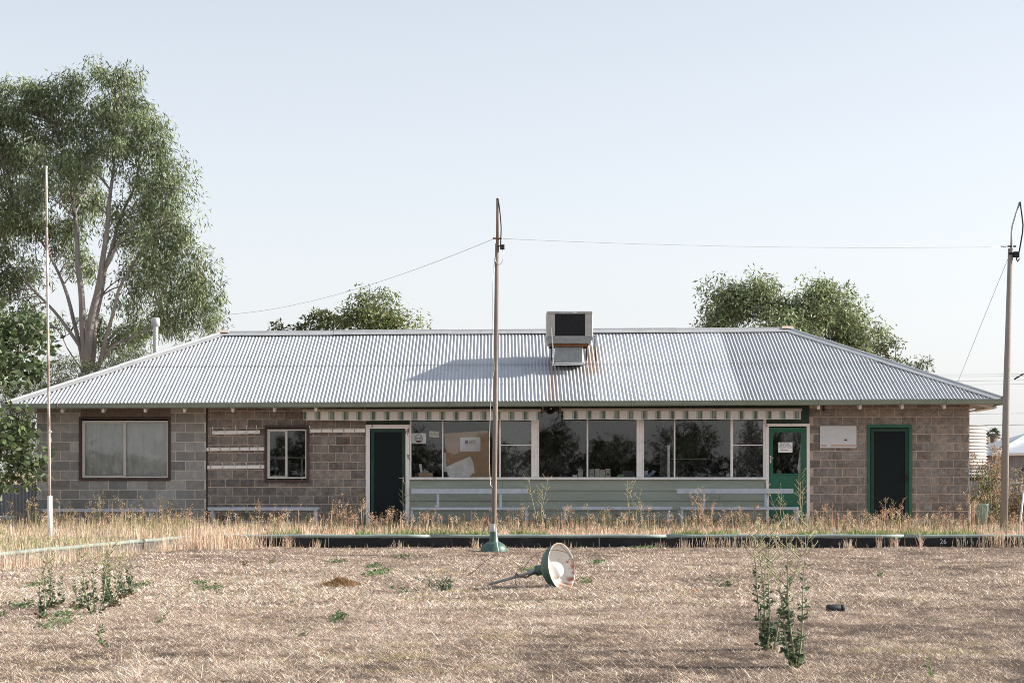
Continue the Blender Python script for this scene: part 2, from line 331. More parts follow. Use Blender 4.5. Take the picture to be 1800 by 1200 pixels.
# thatch: flat-lying dead grass over the green
def thatch():
    parts = []
    def field(n, ylo, yhi, h, wd, seed):
        u = rng.random(n); y = 1/(1/ylo-(1/ylo-1/yhi)*u)        # denser close by
        x = rng.uniform(-0.335, 0.335, n)*y; k = x > xl(y)+0.03; x, y = x[k], y[k]; n = len(x)
        D_ = dark(x, y); keep = rng.random(n) < np.clip(1.25-1.15*D_, 0.16, 1); x, y, D_ = x[keep], y[keep], D_[keep]; n = len(x)
        t = rng.random((n, 1))
        c = np.where(t < 0.55, np.array([[0.655, 0.55, 0.45]]), np.where(t < 0.78, np.array([[0.46, 0.355, 0.27]]), np.where(t < 0.92, np.array([[0.74, 0.68, 0.59]]), np.array([[0.20, 0.135, 0.10]]))))
        c = c*(1.25-0.60*D_[:, None])*np.clip(1+rng.normal(0, 0.26, (n, 1)), .35, 1.5); c[:, 0] *= 1.0+0.05*D_; c[:, 2] *= 1.0-0.06*D_
        gr = (gnoise(x*0.7+11, y*3.0+70, 0.5, 6) > 0.83)[:, None] & (rng.random((n, 1)) < 0.6)
        c = np.where(gr, np.array([[0.50, 0.43, 0.24]])*(1+rng.normal(0, 0.15, (n, 1))), c)
        P = np.stack([x, y, bumpz(x, y)-0.003], 1)
        hh = h*rng.uniform(0.5, 1.5, n)
        return blades(P, hh, wd*rng.uniform(0.6, 1.4, n), rng.uniform(1.0, 1.6, n), np.clip(c, 0.01, 0.9), bend=0.8, az=np.where(rng.random(n) < .5, 0, np.pi)+rng.normal(0, .95, n))
    parts.append(field(560000, 10.2, 30.6, 0.037, 0.0036, 1))
    parts.append(field(120000, 17, 30.6, 0.05, 0.0085, 2))
    parts.append(field(6000, 10.2, 24, 0.13, 0.0040, 3))
    return merge(parts)
V, Q, K = thatch(); tag(fast('dead_grass', V, Q, K, M_['thatch']), 'pinkish straw thatch of dead grass over the whole bowling green', 'grass', kind='stuff')

# ------------------------------------------------------------------ verge vegetation
def verge_grass():
    parts = []
    def stalks(n, xa, xb, ya, yb, hm, hs, base, wd, lean, z=VZ, j=0.2, dens=None):
        x = rng.uniform(xa, xb, n); y = rng.uniform(ya, yb, n)
        if dens is not None: k = rng.random(n) < dens(x, y); x, y = x[k], y[k]
        n = len(x); P = np.stack([x, y, np.full(n, z-0.01)], 1)
        h = np.clip(rng.normal(hm, hs, n), 0.03, None)*(0.35+1.3*gnoise(x+80, y*0.8+80, 0.33, 11))
        return blades(P, h, wd*rng.uniform(0.6, 1.5, n), np.abs(rng.normal(0, lean, n)), jcol(base, n, j))
    d1 = lambda x, y: np.clip(gnoise(x+70, y+70, 0.45, 12)*1.3, 0.25, 1)
    parts.append(stalks(21000, -11, 13.5, 31.2, 36.15, 0.085, 0.04, (0.66, 0.49, 0.37), 0.008, 0.7, dens=d1))
    parts.append(stalks(22000, -11, 13.5, 31.0, 36.1, 0.06, 0.03, (0.58, 0.45, 0.33), 0.012, 0.8))
    parts.append(stalks(4200, -11, 13.5, 32.5, 36.1, 0.19, 0.07, (0.38, 0.27, 0.19), 0.010, 0.25, dens=d1))
    parts.append(stalks(6000, -11, 13.5, 32, 36.1, 0.15, 0.06, (0.16, 0.17, 0.08), 0.012, 0.4, dens=d1))
    g2 = lambda x, y: (gnoise(x+22, y*0+22, 0.55, 13) > 0.42)*1.0
    parts.append(stalks(16000, -11, 13.5, 30.9, 31.7, 0.075, 0.03, (0.19, 0.25, 0.09), 0.010, 0.8, dens=g2))
    parts.append(stalks(4000, -11, -3.5, 31.0, 35, 0.12, 0.06, (0.60, 0.49, 0.36), 0.009, 0.35))
    # left corner: verge to the left of the side edging
    def leftv(n, hm, base, wd, ya=22.0, yb=31.0):
        y = rng.uniform(ya, yb, n); x = xl(y)-0.06-rng.exponential(1.3, n); P = np.stack([x, y, np.full(n, VZ-0.01)], 1)
        return blades(P, np.clip(rng.normal(hm, hm*0.35, n), 0.03, None), wd, np.abs(rng.normal(0, 0.4, n)), jcol(base, n))
    parts.append(leftv(7000, 0.075, (0.62, 0.49, 0.36), 0.008)); parts.append(leftv(3500, 0.09, (0.25, 0.28, 0.13), 0.010))
    parts.append(leftv(2200, 0.17, (0.68, 0.55, 0.42), 0.008, 28.5, 31.0)); parts.append(leftv(1200, 0.30, (0.36, 0.30, 0.17), 0.008, 29.5, 31.5))
    return merge(parts)
V, Q, K = verge_grass(); tag(fast('verge_grass', V, Q, K, M_['grass']), 'tall russet and straw coloured dry grass along the front of the clubhouse', 'grass', kind='stuff')

def tufts():
    parts = []
    def tuft(px, n, hm, spread, Yb=KY-0.12, base=(0.66, 0.52, 0.39)):
        x = X(px, Yb)+rng.normal(0, spread, n); y = Yb-np.abs(rng.normal(0, 0.06, n)); P = np.stack([x, y, np.full(n, -0.02)], 1)
        parts.append(blades(P, np.clip(rng.normal(hm, hm*0.3, n), 0.05, None), 0.008, np.abs(rng.normal(0, 0.38, n)), jcol(base, n, 0.15)))
    for px, n, h, s in [(350, 300, 0.32, 0.28), (418, 90, 0.26, 0.2), (505, 60, 0.22, 0.06), (557, 30, 0.16, 0.06), (705, 30, 0.12, 0.10), (838, 40, 0.16, 0.05), (1252, 70, 0.22, 0.22), (1300, 40, 0.2, 0.15), (1395, 26, 0.2, 0.2),
                        (1330, 40, 0.16, 0.1), (1488, 50, 0.16, 0.06), (1545, 25, 0.2, 0.02), (1572, 40, 0.2, 0.05), (1617, 30, 0.22, 0.02), (1690, 26, 0.24, 0.08), (1722, 36, 0.24, 0.12), (1752, 90, 0.36, 0.10), (1790, 36, 0.26, 0.10), (1205, 40, 0.16, 0.1), (1160, 30, 0.14, 0.1), (1000, 20, 0.12, 0.2)]:
        tuft(px, n, h, s)
    for y in np.linspace(20, 30.6, 60):                         # along the side board at left
        n = int(15+170*rng.random()**2); x = xl(y)+0.05+np.abs(rng.normal(0, 0.10, n)); yy = y+rng.normal(0, 0.12, n)
        P = np.stack([x, yy, np.full(n, -0.02)], 1); parts.append(blades(P, np.clip(rng.normal(0.19, 0.08, n), 0.04, None), 0.006, np.abs(rng.normal(0, 0.35, n)), jcol((0.68, 0.56, 0.44), n, 0.15)))
    n = 3200; x = rng.uniform(xl(KY), 12, n); P = np.stack([x, KY-0.05-np.abs(rng.normal(0, 0.04, n)), np.full(n, -0.02)], 1)
    parts.append(blades(P, np.clip(rng.exponential(0.026, n), 0.01, 0.2), 0.007, np.abs(rng.normal(0, 0.5, n)), jcol((0.58, 0.45, 0.33), n, 0.2)))
    for y, n in ((30.6, 650), (30.3, 450), (29.8, 200)):
        x = xl(y)+rng.normal(0.35, 0.5, n); P = np.stack([x, y+rng.normal(0, 0.2, n), np.full(n, -0.02)], 1)
        parts.append(blades(P, np.clip(rng.normal(0.30, 0.11, n), 0.05, None), 0.007, np.abs(rng.normal(0, 0.42, n)), jcol((0.70, 0.55, 0.41), n, 0.13)))
    return merge(parts)
V, Q, K = tufts(); tag(fast('pale_grass_tufts', V, Q, K, M_['grass']), 'pale feathery tufts of dead grass against the edging boards of the green', 'grass', kind='stuff')

def weed_stalks():
    parts = []
    def stalk(x, y, h, z=VZ, c=(0.40, 0.25, 0.16), head=26, hs=0.05):
        az = rng.uniform(0, 6.28); le = rng.normal(0, 0.10)
        top = np.array([x+math.cos(az)*h*le, y, z+h])
        parts.append(blades(np.array([[x, y, z-0.01]]), np.array([h]), 0.012, np.array([abs(le)]), jcol(c, 1), az=np.array([az])))
        nb = rng.integers(3, 7); m = int(head)
        for b in range(nb):
            t = rng.uniform(0.45, 0.95); p = np.array([x+math.cos(az)*h*le*t, y, z+h*t]); d = np.array([rng.normal(0, 0.6), rng.normal(0, 0.5), 1.0]); d /= np.linalg.norm(d)
            l = h*rng.uniform(0.12, 0.3); n = 6
            parts.append(leaves(np.array([p]), np.array([d]), l, 0.007, jcol(c, 1)))
            k = m//nb+1; q = p+d*l*rng.uniform(0.3, 1.05, (k, 1))+rng.normal(0, hs*0.35, (k, 3))
            parts.append(leaves(q, rng.normal(size=(k, 3))+np.array([0, 0, 0.6]), 0.022, 0.014, jcol(c, k, 0.3)*1.25))
    for i in range(1000):
        y = rng.uniform(32.2, 36.1); x = rng.uniform(-11, 13.5)
        if gnoise(np.array([x+40]), np.array([y+9]), 0.8, 21)[0] < 0.42 and rng.random() < 0.6: continue
        red = rng.random()
        stalk(x, y, abs(rng.normal(0.19, 0.09))+0.07, c=(0.40, 0.27, 0.19) if red < 0.5 else ((0.50, 0.41, 0.29) if red < 0.85 else (0.19, 0.19, 0.09)))
    for px, h in [(448, .5), (500, .35), (590, .62), (605, .5), (628, .42), (640, .55), (682, .4), (1000, .45), (1060, .4), (1290, .5), (1330, .45), (1440, .4), (1575, .52), (1560, .35), (1225, .6), (1255, .5), (1135, .55), (920, .5), (1660, .4), (1700, .5), (1715, .7), (1722, .75), (175, .62), (130, .5), (165, .66), (218, .72), (110, .55), (45, .6), (20, .55), (60, .62), (240, .55), (270, .6), (300, .5), (320, .42)]:
        for _ in range(3): stalk(X(px, 34.6)+rng.normal(0, 0.06), rng.uniform(33.8, 35.4), h*rng.uniform(0.8, 1.1), head=44, c=(0.45, 0.30, 0.19) if px > 400 else (0.33, 0.26, 0.15))
    return merge(parts)
V, Q, K = weed_stalks(); tag(fast('dry_weed_stalks', V, Q, K, M_['grass']), 'reddish brown dry weed stalks with seed heads standing before the walls', 'weeds', kind='stuff')

def weed(name, px, py, hpx, label, group, stems=3, seed=0, leafy=0.5, z=0.0, spread=0.10, top=True, lcol=(0.12, 0.165, 0.095), scol=(0.33, 0.33, 0.20), lsize=0.036, brown=False, dens=48, Y=None, cat='weed'):
    global rng
    keep = rng; rng = np.random.default_rng(100+seed)
    Y = GY(py, z) if Y is None else Y; x0 = X(px, Y); H = hpx*Y/F
    root = empty(name, (x0, Y, z), label, cat, group)
    S = MB(); LV = []
    for s in range(stems):
        ox = rng.normal(0, spread*0.35); oy = rng.normal(0, spread*0.3); h = H*rng.uniform(0.72, 1.0) if s else H
        lx = rng.normal(0, spread*0.5); ly = rng.normal(0, spread*0.4); n = 8; pts = []
        for i in range(n+1):
            t = i/n; pts.append(Vector((x0+ox*0.4+(ox*0.6+lx)*t+0.012*math.sin(t*7+s), Y+oy*0.4+(oy*0.6+ly)*t, z-0.01+h*t)))
        r0 = 0.0075 if H > 0.5 else 0.004
        S.tube(pts, [r0*(1-0.75*i/n) for i in range(n+1)], 5)
        P = lambda t: pts[min(int(t*n), n-1)].lerp(pts[min(int(t*n), n-1)+1], t*n-min(int(t*n), n-1))
        m = int(dens)
        t = rng.beta(1.2, 1.5, m)*leafy; q = np.array([tuple(P(a)) for a in t]); az = rng.uniform(0, 6.28, m)
        D = np.stack([np.cos(az), np.sin(az), rng.uniform(0.1, 1.0, m)], 1); ls = lsize*rng.uniform(0.5, 1.4, m)*(1.35-t/leafy*0.8)
        LV.append(leaves(q, D, ls, ls*0.5, jcol(lcol, m, 0.25), 0.08))
        q2 = q+unit(D)*ls[:, None]*0.6; LV.append(leaves(q2, D+rng.normal(0, 0.7, D.shape), ls*0.7, ls*0.45, jcol(lcol, m, 0.25), 0.08))
        if top:
            for b in range(7):
                t = rng.uniform(leafy, 0.97); p = P(t); sd_ = 1 if rng.random() < 0.5 else -1; l = H*rng.uniform(0.06, 0.17)
                e = p+Vector((sd_*l*0.75, rng.normal(0, l*0.4), l*0.85)); mid = p.lerp(e, 0.5)+Vector((0, 0, -l*0.1))
                S.tube([p, mid, e], [r0*0.45, r0*0.35, r0*0.2], 4)
                k = 5; ff = rng.uniform(0.4, 1.0, (k, 1)); q = np.array(p)+(np.array(e)-np.array(p))*ff
                LV.append(leaves(q, rng.normal(size=(k, 3))*0.6+np.array([0, 0, 1]), 0.02, 0.007, jcol((0.45, 0.42, 0.22), k, 0.2)))
        if brown:
            k = 14; az = rng.uniform(0, 6.28, k); q = np.array([[x0+ox*0.4, Y, z+0.01]])+rng.normal(0, 0.02, (k, 3)); q[:, 2] = z+abs(q[:, 2]-z)
            LV.append(leaves(q, np.stack([np.cos(az), np.sin(az), rng.uniform(0.1, .8, k)], 1), 0.05, 0.024, jcol((0.26, 0.12, 0.07), k)))
    st = S.build('stems', mat_stem(scol), root)
    V, Q, K = merge(LV); fast('foliage', V, Q, K, M_['leaf'], root)
    rng = keep
    return root
_ms = {}
def mat_stem(c):
    if c not in _ms: _ms[c] = mat('stem', c, 0.8, var=0.15, bump=0)
    return _ms[c]
WG = 'tall weeds growing on the dead bowling green'
weed('tall_weed', 1352, 1142, 232, 'tall leafy thistle weed with bare branching top, left of the right foreground pair', WG, 5, 1, 0.72, spread=0.19, dens=60, lsize=0.040)
weed('tall_weed', 1400, 1172, 262, 'tall weed nearest the camera, with big leaves at its foot', WG, 4, 2, 0.70, spread=0.14, dens=62, lsize=0.045)
weed('tall_weed', 75, 1088, 108, 'leftmost weed with a single dark leafy spike on the dead green', WG, 2, 3, 0.8, spread=0.05, brown=True, dens=70)
weed('tall_weed', 90, 1068, 98, 'slender weed just right of the leftmost spike', WG, 2, 4, 0.8, spread=0.07, brown=True)
weed('tall_weed', 104, 1066, 84, 'short thin weed standing right of the two leftmost spikes', WG, 1, 5, 0.75, spread=0.04, brown=True)
weed('tall_weed', 129, 1071, 88, 'weed with brown shrivelled leaves at its foot, left of a narrow twin', WG, 1, 6, 0.65, spread=0.03, brown=True)
weed('tall_weed', 143, 1070, 78, 'narrow twin right of the weed with brown foot leaves', WG, 1, 7, 0.6, spread=0.03, brown=True)
weed('tall_weed', 166, 1080, 128, 'tallest dense weed at the left end of the big left clump', WG, 3, 8, 0.82, spread=0.09, dens=60)
weed('tall_weed', 182, 1062, 100, 'bushy weed in the middle of the big left clump', WG, 3, 9, 0.8, spread=0.09, dens=75)
weed('tall_weed', 199, 1068, 92, 'leafy weed with brown base in the big left clump', WG, 3, 10, 0.8, spread=0.09, brown=True, dens=55)
weed('tall_weed', 215, 1052, 80, 'weed with forked stems right of the big left clump', WG, 2, 11, 0.8, spread=0.07, brown=True)
weed('tall_weed', 229, 1046, 74, 'rightmost thin weed of the big left clump', WG, 2, 12, 0.8, spread=0.05, brown=True)
weed('tall_weed', 176, 1138, 46, 'small sparse weed alone in front of the big left clump', WG, 1, 13, 0.95, spread=0.03, top=False, dens=26, lcol=(0.12, 0.20, 0.07))
BG = 'low bushy weeds on the dead green'
weed('bushy_weed', 788, 1037, 36, 'round grey green bushy weed left of the fallen lamp', BG, 12, 20, 1.0, spread=0.32, top=False, dens=22, lsize=0.03, lcol=(0.13, 0.19, 0.12))
weed('bushy_weed', 721, 1043, 26, 'smaller bushy weed left of the round one', BG, 8, 21, 1.0, spread=0.24, top=False, dens=16, lsize=0.026, lcol=(0.13, 0.19, 0.12))
weed('bushy_weed', 1277, 1030, 24, 'low dull green weed right of the fallen lamp', BG, 7, 22, 1.0, spread=0.3, top=False, dens=18, lsize=0.026, lcol=(0.13, 0.17, 0.11))
weed('bushy_weed', 1634, 1186, 42, 'small bright green seedling at the bottom right edge', BG, 1, 23, 0.95, spread=0.01, top=False, dens=16, lsize=0.028, lcol=(0.14, 0.26, 0.07))
weed('bushy_weed', 514, 1060, 44, 'thin wispy weed left of the brown mound', BG, 3, 24, 1.0, spread=0.12, top=False, dens=10, lsize=0.02, lcol=(0.20, 0.22, 0.12))
weed('bushy_weed', 530, 1120, 30, 'wispy weed nearest the camera at left centre', BG, 5, 25, 1.0, spread=0.10, top=False, dens=12, lsize=0.02, lcol=(0.18, 0.22, 0.12))
weed('bushy_weed', 277, 1094, 26, 'small pale weed beside the left weed clump', BG, 4, 26, 1.0, spread=0.10, top=False, dens=14, lsize=0.02, lcol=(0.16, 0.22, 0.12))
weed('bushy_weed', 1549, 1012, 10, 'tiny green weed in the right middle of the green', BG, 3, 27, 1.0, spread=0.08, top=False, dens=12, lsize=0.03, lcol=(0.12, 0.2, 0.08))
weed('bushy_weed', 430, 995, 13, 'little brown weed left of the shaded kerb corner', BG, 3, 28, 1.0, spread=0.07, top=False, dens=14, lsize=0.03, lcol=(0.20, 0.14, 0.08))
weed('bushy_weed', 476, 990, 11, 'little brown weed right of a similar one near the kerb', BG, 3, 29, 1.0, spread=0.10, top=False, dens=14, lsize=0.03, lcol=(0.17, 0.16, 0.08))
weed('bushy_weed', 505, 1006, 9, 'tiny dark green weed above the brown mound', BG, 3, 30, 1.0, spread=0.10, top=False, dens=14, lsize=0.03, lcol=(0.08, 0.13, 0.05))
VGG = 'tall flowering weeds on the verge'
for i, (px, h, lb) in enumerate([(949, 96, 'tall weed with pale yellow seed heads reaching the window post'), (1111, 88, 'flowering weed rising above the middle backless bench'), (641, 62, 'green weed climbing at the left jamb of the dark door'), (714, 82, 'green weed at the right jamb of the dark door'),
                                 (1410, 100, 'tall yellowish weed in front of the green glazed door'), (1378, 84, 'branching pale weed before the right backrest bench'), (1238, 76, 'brown feathery weed at the left end of the right backrest bench'), (1566, 58, 'umbrella shaped dry weed before the right dark door')]):
    weed('verge_weed', px, 900, h, lb, VGG, 3, 40+i, 0.45, z=VZ, spread=0.22, dens=26, lsize=0.035, lcol=(0.12, 0.15, 0.08), scol=(0.42, 0.37, 0.22) if i not in (6, 7) else (0.42, 0.28, 0.18), Y=34.3 if i not in (2, 3) else 35.8)

def patch(px, py, wpx, label, seed, col=(0.14, 0.195, 0.085), dy=0.5, n=None):
    r = np.random.default_rng(seed); Y = GY(py); w = wpx*Y/F/2; n = int(n or 500*w+120)
    x = X(px, Y)+np.clip(r.normal(0, 0.5, n), -1.2, 1.2)*w; y = Y+np.clip(r.normal(0, 0.5, n), -1.2, 1.2)*dy
    k = gnoise(x+20, y*0.6+20, 0.16, seed) > 0.35; x, y = x[k], y[k]; n = len(x)
    P = np.stack([x, y, bumpz(x, y)+r.uniform(0.0, 0.035, n)], 1); az = r.uniform(0, 6.28, n)
    V, Q, K = leaves(P, np.stack([np.cos(az), np.sin(az), r.uniform(0, 0.9, n)], 1), r.uniform(0.02, 0.045, n), r.uniform(0.015, 0.028, n), jcol(col, n, 0.25))
    o = fast('weed_patch', V, Q, K, M_['leaf']); tag(o, label, 'weed patch', 'flat green weed patches on the dead turf', kind='stuff')
for a in [(40, 1066, 70, 'flat bright green weed mat at the left edge of the frame', 1), (105, 1097, 48, 'green mat in front of the leftmost weed spikes', 2), (115, 1082, 36, 'thin green mat just behind the nearer left mat', 3), (710, 979, 56, 'green mat between dark door and lamp pole', 4), (657, 995, 26, 'small green mat left of centre, behind two others', 5),
          (670, 1003, 40, 'second small green mat below the one near the kerb', 6), (662, 1010, 44, 'lowest of the green mats left of centre', 7), (590, 988, 34, 'scattered green mat right of the brown weeds', 8), (375, 1036, 42, 'green mat left of the brown mound', 9), (352, 1027, 34, 'faint green mat behind another at left', 10),
          (245, 1032, 24, 'green mat right of the big left weed clump', 11), (1130, 965, 70, 'green mat against the kerb right of the lamp shade', 12), (1050, 991, 30, 'green mat right of the fallen lamp', 13), (930, 1003, 34, 'green mat behind the fallen lamp arm', 14), (1031, 1024, 14, 'tiny dull green sprig at the rim of the fallen lamp', 15), (8, 1080, 40, 'nearest green mat cut by the left frame edge', 16), (596, 1085, 18, 'tiny green mat right of the wispy weeds', 17), (64, 1030, 24, 'small dull mat beyond the left weeds', 18)]:
    patch(*a)
# dead brown heap of cut grass
r_ = np.random.default_rng(5); Y0 = GY(1028); n = 2600; t = r_.normal(size=(n, 2)); x = X(599, Y0)+t[:, 0]*0.085; y = Y0+t[:, 1]*0.12
hgt = 0.075*np.exp(-(t[:, 0]**2+t[:, 1]**2)/2)
P = np.stack([x, y, r_.uniform(0, 1, n)*hgt], 1); V, Q, K = blades(P, 0.045, 0.006, r_.uniform(0.3, 1.4, n), jcol((0.30, 0.19, 0.10), n, 0.25))
tag(fast('dead_grass_heap', V, Q, K, M_['thatch']), 'low brown mound of dead grass left of centre on the green', 'grass heap')

# ------------------------------------------------------------------ clubhouse
YE = 35.65; YR = 39.45
XL, XR = X(65, YW), X(1705, YW); YB = YW+6.4
ZG = VZ
house = empty('clubhouse', ((XL+XR)/2, YW, VZ), 'long low block clubhouse with corrugated iron hipped roof', 'clubhouse')
def rx(px): return X(px, YW)
def rz(py): return Z(py, YW)
def cut(rects, o):
    out = []
    for (a, b, c, d) in rects:
        p, q, r, s = o
        if p >= b or q <= a or r >= d or s <= c: out.append((a, b, c, d)); continue
        if a < p: out.append((a, p, c, d))
        if b > q: out.append((q, b, c, d))
        aa, bb = max(a, p), min(b, q)
        if c < r: out.append((aa, bb, c, r))
        if d > s: out.append((aa, bb, s, d))
    return out
ZT = rz(712)
def block_wall(name, px0, px1, line_y, ppx, qpx, off, openings, m_block, m_mortar, prouds, label, seed, tints, bevel=0.006, shift=0.0):
    x0, x1 = rx(px0), rx(px1); z0, z1 = VZ-0.1, ZT+0.02
    ops = [(rx(a), rx(b), rz(d), rz(c)) for a, b, c, d in openings]
    rects = [(x0, x1, z0, z1)]
    for o in ops: rects = cut(rects, o)
    mb = MB()
    for a, b, c, d in rects: mb.box(a, b, YW+0.0120-shift, YW+0.2, c, d, 1)
    r = random.Random(seed); ph = qpx*YW/F; pw = ppx*YW/F; zl = rz(line_y); k = math.floor((z0-zl)/ph); mj = 0.0135 if m_block is M_['rock'] else 0.0135
    while zl+k*ph < z1:
        za, zb = zl+k*ph+mj/2, zl+(k+1)*ph-mj/2
        xa = x0-pw+(off*YW/F) % pw+(pw/2 if k % 2 else 0)
        while xa < x1:
            rs = [(max(xa+mj/2, x0+0.004), min(xa+pw-mj/2, x1-0.001), max(za, z0), min(zb, z1))]
            xa += pw
            if rs[0][1]-rs[0][0] < 0.03 or rs[0][3]-rs[0][2] < 0.02: continue
            for o in ops: rs = cut(rs, (o[0]-0.008, o[1]+0.008, o[2]-0.008, o[3]+0.008))
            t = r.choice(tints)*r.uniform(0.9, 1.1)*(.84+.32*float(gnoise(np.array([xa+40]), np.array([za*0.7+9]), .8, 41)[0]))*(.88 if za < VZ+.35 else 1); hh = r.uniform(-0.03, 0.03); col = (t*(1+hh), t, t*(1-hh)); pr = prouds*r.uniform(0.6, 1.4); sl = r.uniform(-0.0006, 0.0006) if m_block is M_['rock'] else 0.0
            for a, b, c, d in rs:
                if b-a < 0.015 or d-c < 0.015: continue
                y0_ = YW+0.013-shift; y1_ = YW+0.012-pr-shift; e = bevel; jt = lambda: r.uniform(-0.0015, 0.0015)
                v = [(a, y0_, c), (b, y0_, c), (b, y0_, d), (a, y0_, d)]
                n1, n2 = 5, 3; e2 = min(e, (b-a)/4, (d-c)/4)
                grid = []
                for jj in range(n2+1):
                    for ii in range(n1+1):
                        edge = ii in (0, n1) or jj in (0, n2)
                        amp = 0.0 if edge else (0.009 if m_block is M_['rock'] else 0.0008)
                        grid.append((a+e2+(b-a-2*e2)*ii/n1+(jt() if edge else 0), y1_+sl*(ii-2)-r.uniform(0, amp), c+e2+(d-c-2*e2)*jj/n2+(jt() if edge else 0)))
                o_ = 4; G = lambda ii, jj: o_+jj*(n1+1)+ii
                f = [(G(ii, jj), G(ii+1, jj), G(ii+1, jj+1), G(ii, jj+1)) for jj in range(n2) for ii in range(n1)]
                f.append((0, 1)+tuple(G(ii, 0) for ii in range(n1, -1, -1)))
                f.append((2, 3)+tuple(G(ii, n2) for ii in range(0, n1+1)))
                f.append((3, 0)+tuple(G(0, jj) for jj in range(0, n2+1)))
                f.append((1, 2)+tuple(G(n1, jj) for jj in range(n2, -1, -1)))
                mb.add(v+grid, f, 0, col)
        k += 1
    o = mb.build(name, [m_block, m_mortar], house); o['label'] = label; return o
W1 = (140, 300, 733, 844); W2 = (466, 543, 748, 847); D1 = (643, 720, 746, 940); D2 = (1346, 1423, 744, 940); D3 = (1524, 1602.5, 746, 940)
block_wall('wall', 65, 362, 776.5, 33.75, 16.78, 8, [W1, (142, 300, 700, 733)], M_['block'], M_['mortar_grey'], 0.004, 'smooth grey concrete block wall', 1, [0.78, 0.85, 0.9, 0.95, 1.0, 1.08, 1.25], 0.002, shift=0.03)
block_wall('wall', 365, 643, 766.7, 25.9, 14.85, 5, [W2], M_['rock'], M_['mortar'], 0.007, 'brown rock-faced block wall with a small window', 2, [0.72, 0.8, 0.9, 1.0, 1.1, 0.85])
block_wall('wall', 1422.5, 1704.5, 762.6, 26.0, 15.03, 20, [D3], M_['rock'], M_['mortar'], 0.007, 'brown rock-faced block wall around the right door', 3, [0.85, 0.95, 1.0, 1.1, 1.18, 0.9])
mb = MB(); mb.box(rx(142.5), rx(299.5), YW-0.028, YW+0.1, rz(732.6), ZT+0.02)
for i in range(16): mb.box(rx(143)+i*0.117+0.003, rx(143)+(i+1)*0.117-0.003, YW-0.036, YW-0.027, rz(732.6), ZT+0.01)
mb.build('infill_panel', mat('brown_panel', (0.17, 0.14, 0.12), 0.8, var=0.15, scale=8), house)
mb = MB(); mb.box(rx(362), rx(365), YW+0.05, YW+0.1, VZ, ZT); mb.build('expansion_joint', M_['black'], house)
mb = MB()
mb.box(XL, XL+0.19, YW+0.2, YB, VZ-.1, ZT); mb.box(XR-0.19, XR, YW+0.2, YB, VZ-.1, ZT)
bw = [(XL, XR, VZ-.1, ZT)]; BW = []
for a, b in ((1162, 1213), (1221, 1271)): o = (X(a, YB), X(b, YB), Z(803.5, YB), Z(773, YB)); BW.append(o); bw = cut(bw, o)
for a, b, c, d in bw: mb.box(a, b, YB+0.001, YB+0.19, c, d)
mb.build('rear_and_side_walls', M_['rock'], house)
mb = MB(); mb.box(XL+.2, XR-.2, YW+0.21, YB-0.002, VZ+0.02, VZ+0.08); mb.build('floor', M_['interior'], house)
mb = MB(); mb.box(XL+.2, XR-.2, YW+0.21, YB-0.002, ZT-0.05, ZT); mb.box(XL+.2, XR-.2, YB-0.06, YB-0.05, VZ+0.08, Z(806, YB)); 
mb.box(XL+.2, BW[0][0], YB-0.06, YB-0.05, Z(806, YB), ZT-0.05); mb.box(BW[1][1], XR-.2, YB-0.06, YB-0.05, Z(806, YB), ZT-0.05)
mb.box(rx(640), rx(640)+.1, YW+.21, YB-.07, VZ+.08, ZT-.05); mb.box(rx(1425), rx(1425)+.1, YW+.21, YB-.07, VZ+.08, ZT-.05); mb.box(rx(363), rx(363)+.1, YW+.21, YB-.07, VZ+.08, ZT-.05)
mb.build('interior_lining', M_['interior'], house)
mb = MB()
for a, b, c, d in BW:
    nS = 14
    for i in range(nS): z = c+(d-c)*i/nS; mb.box(a-.03, b+.03, YB-0.03-.004*(i%2), YB-0.0275-.004*(i%2), z-.004, z+(d-c)/nS+0.004)
mb.build('blind', M_['blind'], house)

